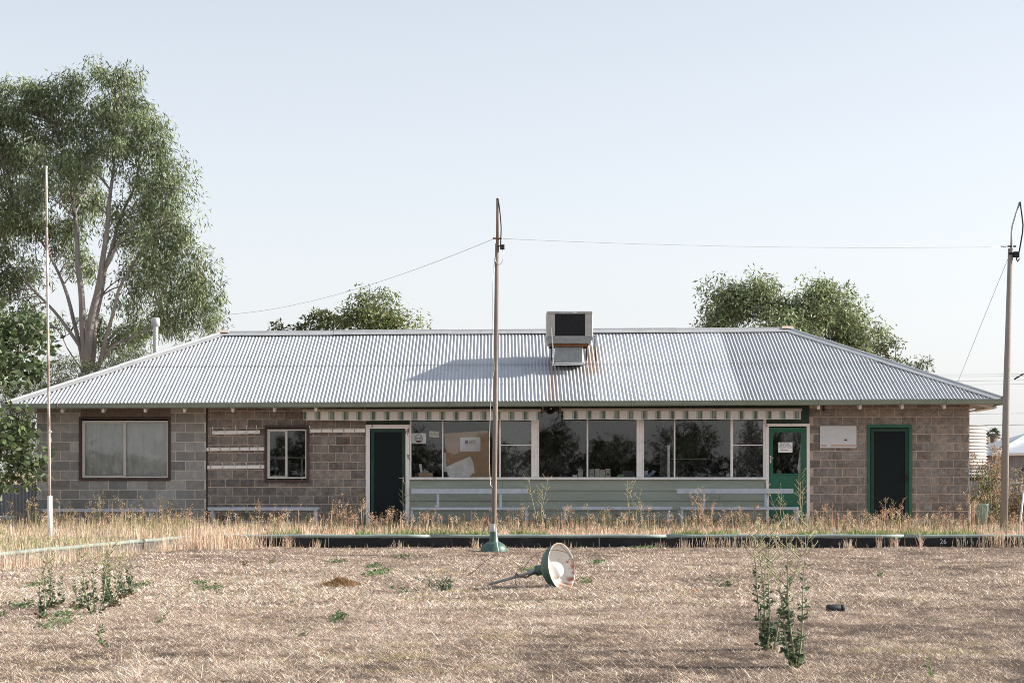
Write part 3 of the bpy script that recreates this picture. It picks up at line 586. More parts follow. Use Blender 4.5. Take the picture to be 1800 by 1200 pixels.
# roof: four corrugated slopes; corners taken from the sagging eave
def ez(px): return Z(709.5-0.0047*(px-10), YE)
ex0, ex1 = X(10, YE), X(1763, YE)
rxa, rxb = X(392, YR), X(1384, YR)
EZ = lambda x: Z(709.3-0.0047*(x*F/YE+CX-10), YE)
RZ = lambda x: Z(587.5-0.0070*(x*F/YR+CX-392), YR)
YBK = 2*YR-YE
def roof_pt(x, t):                                  # front slope: x at plan, t 0 eave .. 1 ridge
    return YE+(YR-YE)*t, EZ(x)*(1-t)+RZ(x)*t
def front_roof():
    V = []; Fc = []; K = []; pitch = 0.0762; seg = 10; nrm = Vector((0, -(RZ(0)-EZ(0)), YR-YE)).normalized()
    xs = np.arange(ex0, ex1, pitch/seg); jr = random.Random(4)
    sheet_x = ex0
    tl = 0.50
    def tmax(x):
        if x < rxa: return (x-ex0)/(rxa-ex0)
        if x > rxb: return (ex1-x)/(ex1-rxb)
        return 1.0
    dent = {}
    rows = {}
    for lev, (ta, tb, off) in enumerate(((0.0, tl+0.02, 0.0), (tl, 1.0, 0.010))):
        ntr = 8; prev = None
        for i, x in enumerate(xs):
            tm = tmax(x)
            if tm <= ta+1e-4: prev = None; continue
            ph = (x-ex0)/pitch*2*math.pi; h = 0.0115*math.cos(ph); sh = int((x-ex0)/(pitch*10)); 
            newer = X(1043, YE) < x-0.0 and x < X(1305, YE)
            lift = 0.004 if (sh % 2) else 0.0
            c = 1.0+0.05*math.sin(sh*12.9)
            if newer: c *= 1.22
            elif x > X(1305, YE): c *= 0.78
            else: c *= 0.95
            col = []
            for j in range(ntr+1):
                t = ta+(min(tb, tm)-ta)*j/ntr
                y, z = roof_pt(x, t); p = Vector((x, y, z))+nrm*(h+off+lift+0.004*math.sin(x*0.9+t*3))
                rust = max(0, 1-abs(x-X(972, YE+t*3.8))/0.16)*(t < 0.60)*0.9+max(0, 1-abs(x-X(1040, YE+t*3.8))/0.28)*(0.35 < t < 0.8)*1.1
                rust = min(1, rust*(0.4+0.6*jr.random())); dk = 1-0.05*jr.random()
                V.append(tuple(p)); K.append((c*dk*(1-rust*0.35), c*dk*(1-rust*0.6), c*dk*1.02*(1-rust*0.75))); col.append(len(V)-1)
            if prev is not None:
                for j in range(ntr): Fc.append((prev[j], col[j], col[j+1], prev[j+1]))
            prev = col
    o = fast('corrugated_roof', np.array(V), np.array(Fc), np.array(K), M_['roof'], house, smooth=True); o['label'] = 'silver corrugated iron front slope'; return o
front_roof()
mb = MB()
for k_, t_ in enumerate((0.06, 0.22, 0.42, 0.62, 0.84)):
    x = ex0+0.4
    while x < ex1-0.3:
        x += 0.0762*random.choice((3, 3, 4, 2)); lim_ = (x-ex0)/(rxa-ex0) if x < rxa else ((ex1-x)/(ex1-rxb) if x > rxb else 1.0)
        if t_ > lim_-.06: continue
        xx = ex0+round((x-ex0)/0.0762)*0.0762; y, z = roof_pt(xx, t_); z += .019; mb.box(xx-.009, xx+.009, y-.012, y+.012, z, z+.012)
sc_ = mb.build('roof_screws', M_['duct'], house); sc_['kind'] = 'stuff'
for sx_, xx, zz in ((-1, rxa, RZ(rxa)), (1, rxb, RZ(rxb))):
    mb = MB(); mb.add([(xx-.14, YR-.10, zz+.035), (xx+.14, YR-.10, zz+.035), (xx+.12, YR, zz+.10), (xx-.12, YR, zz+.10), (xx-.14, YR+.1, zz+.035), (xx+.14, YR+.1, zz+.035)], [(0, 1, 2, 3), (3, 2, 5, 4), (0, 3, 4), (1, 5, 2)]); mb.build('ridge_end_cap', M_['mortar'], house)
mb = MB()
EL, ER = EZ(ex0), EZ(ex1); RL, RR = RZ(rxa), RZ(rxb)
mb.add([(ex0, YBK, EL), (ex0, YE, EL), (rxa, YR, RL)], [(0, 1, 2)]); mb.add([(ex1, YE, ER), (ex1, YBK, ER), (rxb, YR, RR)], [(0, 1, 2)])
mb.add([(ex1, YBK, ER), (ex0, YBK, EL), (rxa, YR, RL), (rxb, YR, RR)], [(0, 1, 2, 3)])
mb.build('rear_roof', M_['roof'], house)
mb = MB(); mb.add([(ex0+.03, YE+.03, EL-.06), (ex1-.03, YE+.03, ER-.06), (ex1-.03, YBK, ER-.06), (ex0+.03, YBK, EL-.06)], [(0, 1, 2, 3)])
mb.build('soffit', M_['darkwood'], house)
def cap(name, pts, w=0.17, drop=0.055, nseg=4, up=(0, 0, 1), label=None):
    mb = MB(); A, B = Vector(pts[0]), Vector(pts[1]); d = (B-A).normalized(); s = d.cross(Vector(up)).normalized(); u = s.cross(d)
    L = (B-A).length; n = max(1, int(L/2.4))
    for i in range(n):
        a = A+d*(L*i/n-(0.03 if i else 0)); b = A+d*(L*(i+1)/n+0.01); o = 0.006*(i % 2)
        prof = [(-w, -drop), (-w+0.02, -drop+0.014), (-0.035, 0.012), (-0.025, 0.034), (0, 0.045), (0.025, 0.034), (0.035, 0.012), (w-0.02, -drop+0.014), (w, -drop)]
        v = [p+s*x+u*(z+o) for p in (a, b) for x, z in prof]; m = len(prof)
        mb.add(v, [(k, k+1, k+1+m, k+m) for k in range(m-1)], smooth=False)
    o = mb.build(name, M_['cap'], house); return o
cap('ridge_cap', ((rxa-.02, YR, RL+.03), (rxb+.02, YR, RR+.03)), 0.20, 0.075)
cap('hip_cap', ((ex0+.02, YE, EL+.02), (rxa, YR, RL+.03)), 0.16, 0.05); cap('hip_cap', ((ex1-.02, YE, ER+.02), (rxb, YR, RR+.03)), 0.16, 0.05)
# gutter with brackets
mb = MB(); n = 8
for i in range(n):
    a, b = ex0-0.05+(ex1-ex0+0.1)*i/n, ex0-0.05+(ex1-ex0+0.1)*(i+1)/n
    prof = [(YE+0.02, 0.0), (YE+0.02, -0.10), (YE-0.06, -0.108), (YE-0.105, -0.09), (YE-0.112, -0.02), (YE-0.122, -0.012), (YE-0.118, 0.002), (YE-0.105, -0.004), (YE-0.100, -0.085), (YE+0.01, -0.09)]
    m = len(prof); v = [(x, y, EZ(x)+z-0.006+0.002*(i % 2)) for x in (a, b) for y, z in prof]
    mb.add(v, [(k, k+1, k+1+m, k+m) for k in range(m-1)]+[tuple(range(m)), tuple(range(2*m-1, m-1, -1))])
mb.build('gutter', M_['gutter'], house)
for px in (177, 251, 320, 406, 480, 552, 629, 790, 953, 1030, 1112, 1204, 1278, 1360, 1440, 1514, 1586, 1665):
    x = X(px, YE-.12); mb = MB(); z = EZ(x); mb.box(x-0.012, x+0.012, YE-0.126, YE-0.110, z-0.112, z+0.0); mb.build('gutter_bracket', M_['gutter'], house)
for sgn, xe in ((-1, ex0), (1, ex1)):
    mb = MB(); z = EZ(xe); mb.box(min(xe, xe+sgn*0.1), max(xe, xe+sgn*0.1), YE+0.03, YBK, z-0.11, z-0.01); mb.build('side_gutter', M_['gutter'], house)
slope = (RZ(0)-EZ(0))/(YR-YE)
def rafter(x, y0=YE+0.03):
    mb = MB(); z = EZ(x); P = [(y0, z-0.055), (y0, z-0.175), (y0+0.05, z-0.195), (y0+0.75, z-0.165+0.25), (y0+0.75, z+0.2)]
    v = [(x+sx*0.024, y, zz) for sx in (-1, 1) for y, zz in P]; n = 5
    mb.add(v, [tuple(range(n))[::-1], tuple(range(n, 2*n))]+[(i, (i+1) % n, (i+1) % n+n, i+n) for i in range(n)]); mb.build('rafter_end', M_['white'], house)
for px in (109, 181, 255, 324, 409, 482, 555, 1439, 1512, 1586, 1660): rafter(X(px, YE+.05))
for sgn, xe in ((-1, ex0), (1, ex1)):              # rafters under the side eaves, seen end on
    for k in range(7):
        y = YE+0.35+k*0.9; mb = MB(); z = EZ(xe); x0, x1 = xe-sgn*0.08, xe-sgn*0.72
        pts = [(x0, z-0.05), (x0, z-0.13), (x0-sgn*0.06, z-0.17), (x1, z-0.16+0.10), (x1, z+0.12)]
        if sgn > 0: pts = pts[::-1]
        mb.prism(pts, y, y+0.045); mb.build('rafter_end', M_['white'], house)
mb = MB(); x = ex1-0.2; z = EZ(ex1)
mb.tube([(X(1748, YE+.3), YE+0.25, z-0.16), (X(1746, YE+.3), YE+1.6, z-0.18)], 0.035, 12); mb.tube([(X(1728, YE+.6), YE+0.5, z-0.19), (X(1728, YE+.6), YE+2.0, z-0.2)], 0.022, 10)
mb.build('drain_pipe', M_['white'], house)
mb = MB(); mb.tube([(X(101, YE-.1), YE-.13, EZ(X(101, YE))-.0), (X(101.5, YE-.1), YE-.13, EZ(X(101, YE))-.13)], 0.014, 8); mb.build('overflow_pipe', M_['rust'], house)
# flue
yf = 38.3; mb = MB(); xf = X(273.5, yf)
mb.lathe([(0.058, Z(630, yf)), (0.058, Z(573, yf)), (0.064, Z(573, yf)), (0.064, Z(590, yf)), (0.058, Z(590, yf))][:2], 20, Matrix.Translation((xf, yf, 0)))
mb.lathe([(0.06, Z(574.5, yf)), (0.098, Z(573, yf)), (0.098, Z(561, yf)), (0.085, Z(559, yf)), (0.05, Z(558, yf)), (0.0, Z(558, yf))], 20, Matrix.Translation((xf, yf, 0)))
mb.lathe([(0.063, Z(596, yf)), (0.063, Z(594.5, yf))], 20, Matrix.Translation((xf, yf, 0)))
mb.build('flue', M_['steel'], house)

# window helper: frame in front of the wall, panes inside
def rect_frame(mb, x0, x1, z0, z1, w, y0, y1, mi=0, b=0.003):
    mb.bbox(x0, x1, y0, y1, z1-w, z1, b, mi); mb.bbox(x0, x1, y0, y1, z0, z0+w, b, mi)
    mb.bbox(x0, x0+w, y0+0.0005, y1, z0+w, z1-w, b, mi); mb.bbox(x1-w, x1, y0+0.0005, y1, z0+w, z1-w, b, mi)
def slider(W, a, mull, label, curtain):
    x0, x1, z0, z1 = rx(W[0]), rx(W[1]), rz(W[3]), rz(W[2])
    mb = MB(); rect_frame(mb, x0-0.004, x1+0.004, z0-0.004, z1+0.004, 0.052, YW-0.052, YW+0.06); wf = mb.build('window_frame', M_['brown'], house); wf['label'] = label
    ax0, ax1, az0, az1 = rx(a[0]), rx(a[1]), rz(a[3]), rz(a[2])
    mb = MB(); rect_frame(mb, ax0, ax1, az0, az1, 0.034, YW-0.03, YW+0.03)
    xm = rx(mull); mb.bbox(xm-0.016, xm+0.016, YW-0.022, YW+0.025, az0+.034, az1-.034, 0.003); rect_frame(mb, ax0+0.034, xm-0.016, az0+0.034, az1-0.034, 0.02, YW-0.012, YW+0.02)
    mb.build('sash', M_['alu'], wf)
    for (p, q, yy) in ((ax0+0.03, xm, YW+0.004), (xm, ax1-0.03, YW+0.016)):
        mb = MB(); mb.box(p, q, yy, yy+0.004, az0+0.03, az1-0.03); mb.build('pane', M_['glass'], wf)
    return ax0, ax1, az0, az1
a = slider(W1, (145, 296.5, 739, 839.5), 220, 'brown timber window frame with aluminium slider', True)
mb = MB(); n = 90; v = []; 
for i in range(n+1):
    x = a[0]+0.01+(a[1]-a[0]-0.02)*i/n; y = YW+0.075+0.010*math.sin(i*0.9)+0.006*math.sin(i*2.3); v += [(x, y, a[2]+0.035), (x, y, a[3]-0.03)]
mb.add(v, [(2*i, 2*i+2, 2*i+3, 2*i+1) for i in range(n)], smooth=True); mb.build('curtain', M_['curtain'], house)
slider(W2, (470, 539.5, 754, 841), 504, 'small brown framed sliding window', False)
# table seen through the small window
yt = 38.2; tb = empty('table', (X(510, yt), yt, VZ+.08), 'white topped table seen through the small sliding window', 'table')
mb = MB(); mb.bbox(X(470, yt), X(545, yt), yt, yt+0.7, Z(806, yt), Z(802, yt)); mb.build('tabletop', M_['white'], tb)
for px in (484, 530):
    mb = MB(); mb.box(X(px, yt)-.02, X(px, yt)+.02, yt+.05, yt+.09, VZ+.08, Z(806, yt)); mb.build('leg', M_['alu'], tb)

# infill wall of weatherboards
mb = MB(); zb = [842.5, 861, 878.8, 895.8, 913.5, 931]; xa, xb = rx(720.5), rx(1345.5)
mb.box(xa, xb, YW+0.02, YW+0.2, VZ-.1, rz(842.8))
for i in range(5):
    zt_, zb_ = rz(zb[i]), rz(zb[i+1]); cuts = [xa]+[xa+(xb-xa)*q for q in ((0.26, 0.74), (0.40, 0.87), (0.62,), (0.33, 0.80), (0.5,))[i]]+[xb]
    for p, q in zip(cuts[:-1], cuts[1:]):
        p += 0.002; q -= 0.002
        v = [(p, YW+0.014, zt_-0.002), (q, YW+0.014, zt_-0.002), (q, YW-0.014, zb_-0.006), (p, YW-0.014, zb_-0.006), (p, YW+0.02, zb_-0.006), (q, YW+0.02, zb_-0.006), (p, YW+0.02, zt_-0.002), (q, YW+0.02, zt_-0.002)]
        mb.add(v, [(0, 3, 2, 1), (3, 4, 5, 2), (0, 6, 4, 3), (1, 2, 5, 7), (0, 1, 7, 6)])
mb.build('weatherboards', M_['board'], house)
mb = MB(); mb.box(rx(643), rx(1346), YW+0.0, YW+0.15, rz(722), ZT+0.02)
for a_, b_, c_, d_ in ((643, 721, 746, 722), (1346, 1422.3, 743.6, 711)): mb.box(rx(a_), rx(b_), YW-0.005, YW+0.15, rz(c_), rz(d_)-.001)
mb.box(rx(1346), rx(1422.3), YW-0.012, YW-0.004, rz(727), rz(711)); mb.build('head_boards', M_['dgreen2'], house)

# long window band
band = MB(); ztop, zsill = rz(722), rz(838.3)
mull = [(720.5, 723), (777, 779.3), (860, 862), (877, 880.5), (934, 947.5), (1031.3, 1034), (1119, 1132), (1184.5, 1187), (1284, 1288.5), (1341.5, 1347)]
for a_, b_ in mull:
    if b_-a_ > 8:
        m1 = (a_*0.62+b_*0.38); band.bbox(rx(a_), rx(m1), YW-0.018, YW+0.07, zsill, ztop, 0.003); band.bbox(rx(m1), rx(b_-3), YW-0.010, YW+0.07, zsill, ztop, 0.003); band.bbox(rx(b_-3)+.001, rx(b_), YW-0.022, YW+0.07, zsill, ztop, 0.003)
    elif a_ == 860: continue
    else: band.bbox(rx(a_), rx(b_), YW-0.012, YW+0.06, zsill, ztop, 0.003)
for a_, b_ in ((880.5, 934), (1288.5, 1341.5)): band.bbox(rx(a_)+.001, rx(b_)-.001, YW-0.006, YW+0.05, rz(783), rz(781.2), 0.003)
band.box(rx(720.6), rx(1347), YW+.0005, YW+.069, ztop+.0005, ztop+.03)
wb = band.build('window_frame', M_['white'], house); wb['label'] = 'long white painted window band with posts'
mb = MB(); mb.bbox(rx(719), rx(1347.5), YW-0.05, YW+0.1, rz(842.4), zsill-0.001, 0.004); mb.build('sill', M_['white'], wb)
for a_, b_ in ((723, 777), (779.3, 877), (880.5, 934), (947.5, 1031.3), (1034, 1119), (1132, 1184.5), (1187, 1284), (1288.5, 1341.5)):
    mb = MB(); mb.box(rx(a_)-.003, rx(b_)+.003, YW+0.020, YW+0.024, zsill-.003, ztop+.003); mb.build('pane', M_['glass2'] if a_ in (880.5, 1288.5) else M_['glass'], wb)
mb = MB()
mscr = mat('insect_screen', (0.05, 0.048, 0.048), 0.9, var=0.1, scale=30)
for a_, b_ in ((880.5, 934), (1288.5, 1341.5)): mb = MB(); mb.box(rx(a_), rx(b_), YW+0.08, YW+0.082, zsill, ztop); mb.build('insect_screen', mscr, wb)

# doors
def jambs(mb, W, w, y0, y1, mi=0):
    x0, x1, z1 = rx(W[0]), rx(W[1]), rz(W[2]); mb.bbox(x0, x1, y0, y1, z1-w, z1, 0.004, mi)
    mb.bbox(x0, x0+w, y0+.0007, y1, VZ-.05, z1-w, 0.004, mi); mb.bbox(x1-w, x1, y0+.0007, y1, VZ-.05, z1-w, 0.004, mi)
def handle(x, z, root, m=None):
    mb = MB(); mb.bbox(x-0.016, x+0.016, YW-0.048, YW-0.036, z-0.075, z+0.075, 0.003); mb.tube([(x, YW-0.045, z+0.03), (x, YW-0.09, z+0.03), (x-0.09, YW-0.09, z+0.03)], 0.009, 8); mb.build('handle', m or M_['black'], root)
mb = MB(); jambs(mb, D1, 0.085, YW-0.03, YW+0.09); d1 = mb.build('door_frame', M_['peel'], house); d1['label'] = 'flaking white frame of the left dark door'
mb = MB(); x0, x1, z1 = rx(651.5), rx(712.5), rz(753); rect_frame(mb, x0, x1, VZ+.03, z1, 0.075, YW-0.005, YW+0.035); dr = mb.build('door', M_['dgreen'], house); dr['label'] = 'dark green screen door in a flaking white frame'
mb = MB(); mb.box(x0+.07, x1-.07, YW+.01, YW+.02, VZ+.1, z1-.07); mb.build('screen', M_['screen'], dr)
mb = MB(); mb.box(rx(651), rx(713), YW+.10, YW+.13, VZ, rz(752)); mb.build('inner_leaf', M_['dgreen'], dr)
mb = MB(); xh, zh = rx(709), rz(843); mb.bbox(xh-.014, xh+.014, YW-.02, YW-.006, zh-.06, zh+.06); mb.tube([(xh, YW-.015, zh+.04), (xh, YW-.07, zh+.04), (xh-.09, YW-.07, zh+.04)], .008, 8); mb.build('handle', M_['alu'], dr)
mb = MB(); jambs(mb, D2, 0.062, YW-0.03, YW+0.09)
mb.bbox(rx(1347.5), rx(1421.5), YW-0.042, YW-0.031, rz(746.5), rz(744.2), 0.002); d2 = mb.build('door_frame', M_['peel'], house); d2['label'] = 'flaking white frame of the glazed green door'
mb = MB(); x0, x1, z1 = rx(1351.6), rx(1417.6), rz(751); gx0, gx1, gz0, gz1 = rx(1358), rx(1408), rz(832), rz(759.5)
for q in cut([(x0, x1, VZ+.03, z1)], (gx0, gx1, gz0, gz1)): mb.box(q[0], q[1], YW+0.0, YW+0.04, q[2], q[3])
rect_frame(mb, gx0-.028, gx1+.028, gz0-.028, gz1+.028, .03, YW-.012, YW+.0, b=0.004); mb.bbox(x0+.05, x1-.04, YW-.006, YW-.0005, VZ+.12, rz(842), .003)
dr = mb.build('door', M_['green'], house); dr['label'] = 'bright green door with a glazed upper half'
mb = MB(); mb.box(gx0-.002, gx1+.002, YW+.015, YW+.019, gz0-.002, gz1+.002); mb.build('pane', M_['glass'], dr)
mb = MB(); xh, zh = rx(1354.4), rz(807); mb.bbox(xh-.018, xh+.018, YW-.012, YW-.001, zh-.08, zh+.08, .003); mb.tube([(xh, YW-.01, zh+.03), (xh, YW-.05, zh+.03), (xh+.05, YW-.055, zh+.03)], .012, 8); mb.build('handle', M_['alu'], dr)
mb = MB(); jambs(mb, D3, 0.065, YW-0.02, YW+0.09); d3 = mb.build('door_frame', M_['green'], house); d3['label'] = 'green frame of the right dark door'
mb = MB(); x0, x1, z1 = rx(1530.5), rx(1597), rz(752.3); rect_frame(mb, x0, x1, VZ+.03, z1, 0.07, YW-0.0, YW+0.04); dr = mb.build('door', M_['dgreen'], house); dr['label'] = 'dark screen door in a green frame'
mb = MB(); mb.box(x0+.06, x1-.06, YW+.015, YW+.02, VZ+.1, z1-.06); mb.build('screen', M_['screen'], dr)
mb = MB(); mb.box(rx(1530), rx(1597), YW+.10, YW+.13, VZ, rz(752)); mb.build('inner_leaf', M_['black'], dr)
handle(rx(1593.5), rz(840), dr)
# electrical trunking and junction items under the eave
mb = MB(); mb.bbox(rx(1446), rx(1449), YW-.03, YW-.0, rz(722), rz(712)); mb.build('junction_box', M_['black'], house)

# ------------------------------------------------------------------ fixtures on the front
def awning(px0, px1, pyt, label, seed, pyb):
    Y = YW-0.30; root = empty('awning', (X((px0+px1)/2, Y), Y, Z(pyb, Y)), label, 'awning', 'striped awnings rolled up over the windows')
    x0, x1 = X(px0, Y), X(px1, Y); zt, zm, zb = Z(pyt, Y), Z(pyt+5.2, Y), Z(pyb, Y)
    mb = MB(); mb.bbox(x0-.02, x1+.02, Y-.045, Y+.10, zm, zt, 0.012); mb.tube([(x0, Y+.06, zt-.035), (x1, Y+.06, zt-.035)], 0.033, 12); mb.build('roller_case', M_['awnrail'], root)
    W_ = (1, 1, 1); G_ = (0.62, 0.68, 0.65); D_ = (0.06, 0.13, 0.11)
    l_ = (.62, .70, .66); pat = [(12.5, W_), (4.0, G_), (1.3, D_), (0.8, l_), (1.3, D_), (0.8, l_), (1.3, D_), (2.3, G_)]
    mb = MB(); r = random.Random(seed); x = x0+.01; s = (x1-x0)/((px1-px0)); k = seed*3
    while x < x1-.01:
        wd, c = pat[k % len(pat)]; k += 1; e = min(x+wd*s*1.0, x1-.01)
        nn = max(1, int((e-x)/0.05))
        for q in range(nn):
            a_, b_ = x+(e-x)*q/nn, x+(e-x)*(q+1)/nn
            yy = lambda xx, t: Y-.03+0.012*math.sin(xx*5+seed)*t+0.006*math.sin(xx*17)*t
            zz = lambda xx: zb+0.006*math.sin(xx*3.1+seed)
            v = [(a_, yy(a_, 0), zm+.002), (b_, yy(b_, 0), zm+.002), (b_, yy(b_, 1), zz(b_)+.02), (a_, yy(a_, 1), zz(a_)+.02), (b_, yy(b_, 1), zz(b_)), (a_, yy(a_, 1), zz(a_))]
            mb.add(v[:4], [(0, 3, 2, 1)], 0, c); mb.add([v[3], v[2], v[4], v[5]], [(0, 3, 2, 1)], 0, tuple(0.5*t+.5 for t in c))
        x = e
    mb.build('striped_valance', M_['awnfab'], root)
    for xx in (x0+.03, x1-.03):
        b = MB(); b.box(xx-.012, xx+.012, Y+.1, YW-.015, zm+.02, zm+.05); b.build('bracket', M_['rust'], root)
awning(533, 949, 718.3, 'left green and cream striped awning over the dark door and notice window', 1, 738.8)
awning(988, 1408, 717.0, 'right green and cream striped awning over the windows beside the green door', 2, 737.2)
Y = YW-.25; root = empty('wall_light', (X(968, Y), Y, Z(728, Y)), 'round dark floodlight on rusty brackets between the two awnings', 'light')
mb = MB(); Mx = Matrix.Translation((X(968.5, Y), Y, Z(718, Y))) @ Matrix.Rotation(R(90), 4, 'X')
mb.lathe([(0.0, -0.12), (0.05, -.12), (0.075, -0.05), (0.095, 0), (0.097, 0.02), (0.088, 0.02), (0.07, -0.02), (0.0, -.05)], 28, Mx); mb.build('lamp_bowl', M_['black'], root)
mb = MB(); mb.lathe([(0.0, 0.035), (0.016, 0.03), (0.022, 0.015), (0.02, -.06)], 14, Mx); mb.build('bulb', M_['peach'], root)
mb = MB(); mb.tube([(X(954, Y), Y+.05, Z(721, Y)), (X(985, Y), Y+.05, Z(721, Y))], .012, 8)
for px in (954, 985): mb.box(X(px, Y)-.018, X(px, Y)+.018, Y+.02, YW-.01, Z(725, Y), Z(712.5, Y)); mb.tube([(X(px-2, Y), Y, Z(722, Y)), (X(px-2, Y), Y, Z(731, Y)), (X(px, Y), Y, Z(731, Y))], .007, 6)
mb.build('bracket', M_['pole'], root)

def hook_rail(x0, x1, y0, y1, hooks, label, tall=True):
    root = empty('hook_rail', (rx((x0+x1)/2), YW-.02, rz((y0+y1)/2)), label, 'hook rail', 'white coat hook rails on the block wall')
    mb = MB(); a_, b_ = rx(x0), rx(x1); za, zb = rz(y0), rz(y1); h = 0.036
    v = [(a_, YW-.035, za-h), (b_, YW-.035, zb-h), (b_, YW-.035, zb+h), (a_, YW-.035, za+h)]; v += [(p[0], YW-.003, p[2]) for p in v]
    mb.add(v, [(0, 1, 2, 3), (3, 2, 6, 7), (0, 4, 5, 1), (0, 3, 7, 4), (1, 5, 6, 2)]); mb.build('board', M_['peel2'], root)
    for px, up in hooks:
        t = (px-x0)/(x1-x0); x = rx(px); z = za+(zb-za)*t; u = up*YW/F
        mb = MB(); mb.tube([(x+.012, YW-.04, z-.02), (x+.010, YW-.05, z+.03), (x, YW-.085, z+u*0.6), (x-.004, YW-.09, z+u)], [.007, .006, .006, .006], 6)
        mb.lathe([(0, .014), (.011, .010), (.014, 0), (.011, -.010), (0, -.014)], 8, Matrix.Translation((x-.004, YW-.09, z+u)))
        mb.tube([(x+.010, YW-.042, z-.02), (x+.010, YW-.07, z-.05), (x+.008, YW-.085, z-.035)], .006, 6); mb.build('hook', M_['white'] if up > 6 else M_['peach'], root)
M_['peel2'] = mat('chipped_white_board', (0.40, 0.33, 0.27), 0.8, var=0.0, col2=(0.84, 0.83, 0.80), scale=14, bump=0.3, thr=(0.33, 0.37))
hook_rail(373, 457, 760.5, 759.0, [(375, 9.5), (395, 8), (415, 11.5), (434, 11), (452, 11)], 'topmost and shortest of the three stacked hook rails with tall hooks')
hook_rail(363.5, 465, 789.5, 788.5, [(368, 4), (387, 4), (404, 4), (421, 4.5), (438, 6), (453, 4.5)], 'middle of the three stacked hook rails, with rusty stub hooks')
hook_rail(365, 465, 821.0, 820.0, [(370, 4), (392, 6.5), (413, 6.5), (434, 6.5), (458, 5)], 'lowest of the three stacked hook rails')
hook_rail(544.5, 642, 757.0, 756.5, [(545, 8), (565, 5), (584, 5), (604, 4), (623, 4)], 'hook rail between the small window and the dark door')

sg = empty('wall_sign', (rx(1473), YW-.02, rz(787)), 'faded white sign board with peach stripes beside the right door', 'sign')
def rounded(x0, x1, z0, z1, r, n=5):
    P = []
    for cx_, cz_, a0 in ((x1-r, z1-r, 0), (x0+r, z1-r, 90), (x0+r, z0+r, 180), (x1-r, z0+r, 270)):
        for k in range(n+1): t = R(a0+90*k/n); P.append((cx_+r*math.cos(t), cz_+r*math.sin(t)))
    return P[::-1]
mb = MB(); mb.prism(rounded(rx(1441), rx(1505), rz(787), rz(748.5), .02), YW-.03, YW-.02); mb.build('panel', M_['signwhite'], sg)
mb = MB(); mb.box(rx(1442.7), rx(1452.7), YW-.0325, YW-.0305, rz(784), rz(781.2)); mb.prism([(rx(1459), rz(784)), (rx(1461), rz(781.2)), (rx(1503.5), rz(781.2)), (rx(1503.5), rz(784))], YW-.0325, YW-.0305); mb.build('stripe', M_['peach'], sg)
mb = MB(); mb.prism([(rx(1482), rz(773)), (rx(1488), rz(775)), (rx(1488), rz(771.5)), (rx(1485), rz(771.8))], YW-.0325, YW-.0305); mb.build('torn_mark', M_['black'], sg)

# ------------------------------------------------------------------ things behind the glass
IY = YW+0.03
def prismpx(mb, pts, y0, y1, mi=0): mb.prism([(X(a, y0), Z(b, y0)) for a, b in pts], y0, y1, mi)
mb = MB(); prismpx(mb, [(781, 761.5), (783.5, 790), (787, 838.3), (863, 838.3), (860.5, 800), (858.5, 756)], IY+.03, IY+.036); cb = mb.build('cardboard_sheet', M_['card']); tag(cb, 'large brown cardboard sheet leaning behind the left window', 'cardboard')
mb = MB(); prismpx(mb, [(782, 821), (826, 801.5), (830, 808), (833.5, 820), (834.5, 831.5), (830, 831.8), (829.5, 834), (824, 838), (790, 838.2)], IY+.018, IY+.021); tag(mb.build('crumpled_paper', M_['paper']), 'torn white paper sheet lying against the cardboard', 'paper')
nb = empty('notice_board', (X(826, IY), IY, Z(793, IY)), 'white notice with three small black and green pictures on the cardboard sheet', 'notice')
mb = MB(); mb.prism(rounded(X(809, IY), X(844.5, IY), Z(793, IY), Z(768, IY), .025), IY+.015, IY+.025); mb.build('panel', M_['paper'], nb)
mb = MB(); yy = IY+.0145
for a_, b_, c_, mi in ((817.5, 823, 0, 0), (824, 829.5, 0, 1), (830, 835.8, 0, 2)):
    mb.prism([(X(a_, yy), Z(778.8, yy)), (X(b_, yy), Z(778.8, yy)), (X(b_, yy), Z(773.3, yy)), (X(a_, yy), Z(773.3, yy))], yy-.0015, yy, mi)
mb.prism([(X(831, yy), Z(777.5, yy)), (X(834.3, yy), Z(777.5, yy)), (X(833.5, yy), Z(774.5, yy)), (X(831, yy), Z(775, yy))], yy-.003, yy-.0016, 3)
mb.prism([(X(819.5, yy), Z(776, yy)), (X(822, yy), Z(776.4, yy)), (X(821, yy), Z(774.8, yy))], yy-.003, yy-.0016, 3)
text_mesh('Information for visitors', 0.032, mb, (X(826.5, yy), yy-.001, Z(781.3, yy)), 2, thick=.001)
mb.build('printing', [M_['ink'], M_['lime'], M_['inkfaint'], M_['paper']], nb)
wf = empty('wifi_sign', (X(736, IY), IY, Z(780, IY)), 'white card with round maroon WIFI emblem in the window beside the dark door', 'sign')
yy = YW+.03; mb = MB(); mb.box(X(723.3, yy), X(749, yy), yy, yy+.003, Z(779.5, yy), Z(761, yy)); mb.build('card', M_['paper'], wf)
mb = MB(); cx_, cz_ = X(736, yy), Z(770.3, yy); rr = 7*yy/F
def ring(r0, r1, a0, a1, n, y, mi):
    v = []
    for k in range(n+1):
        t = R(a0+(a1-a0)*k/n); v += [(cx_+r0*math.cos(t), y, cz_+r0*math.sin(t)), (cx_+r1*math.cos(t), y, cz_+r1*math.sin(t))]
    mb.add(v, [(2*k, 2*k+1, 2*k+3, 2*k+2) for k in range(n)], mi)
ring(rr*.9, rr, 0, 360, 40, yy-.001, 1)
for a0, a1 in ((25, 68), (112, 155), (215, 325)):
    n = 10; v = []
    for k in range(n+1): t = R(a0+(a1-a0)*k/n); v.append((cx_+rr*.9*math.cos(t), yy-.0012, cz_+rr*.9*math.sin(t)))
    mb.add(v, [tuple(range(n+1))], 0)
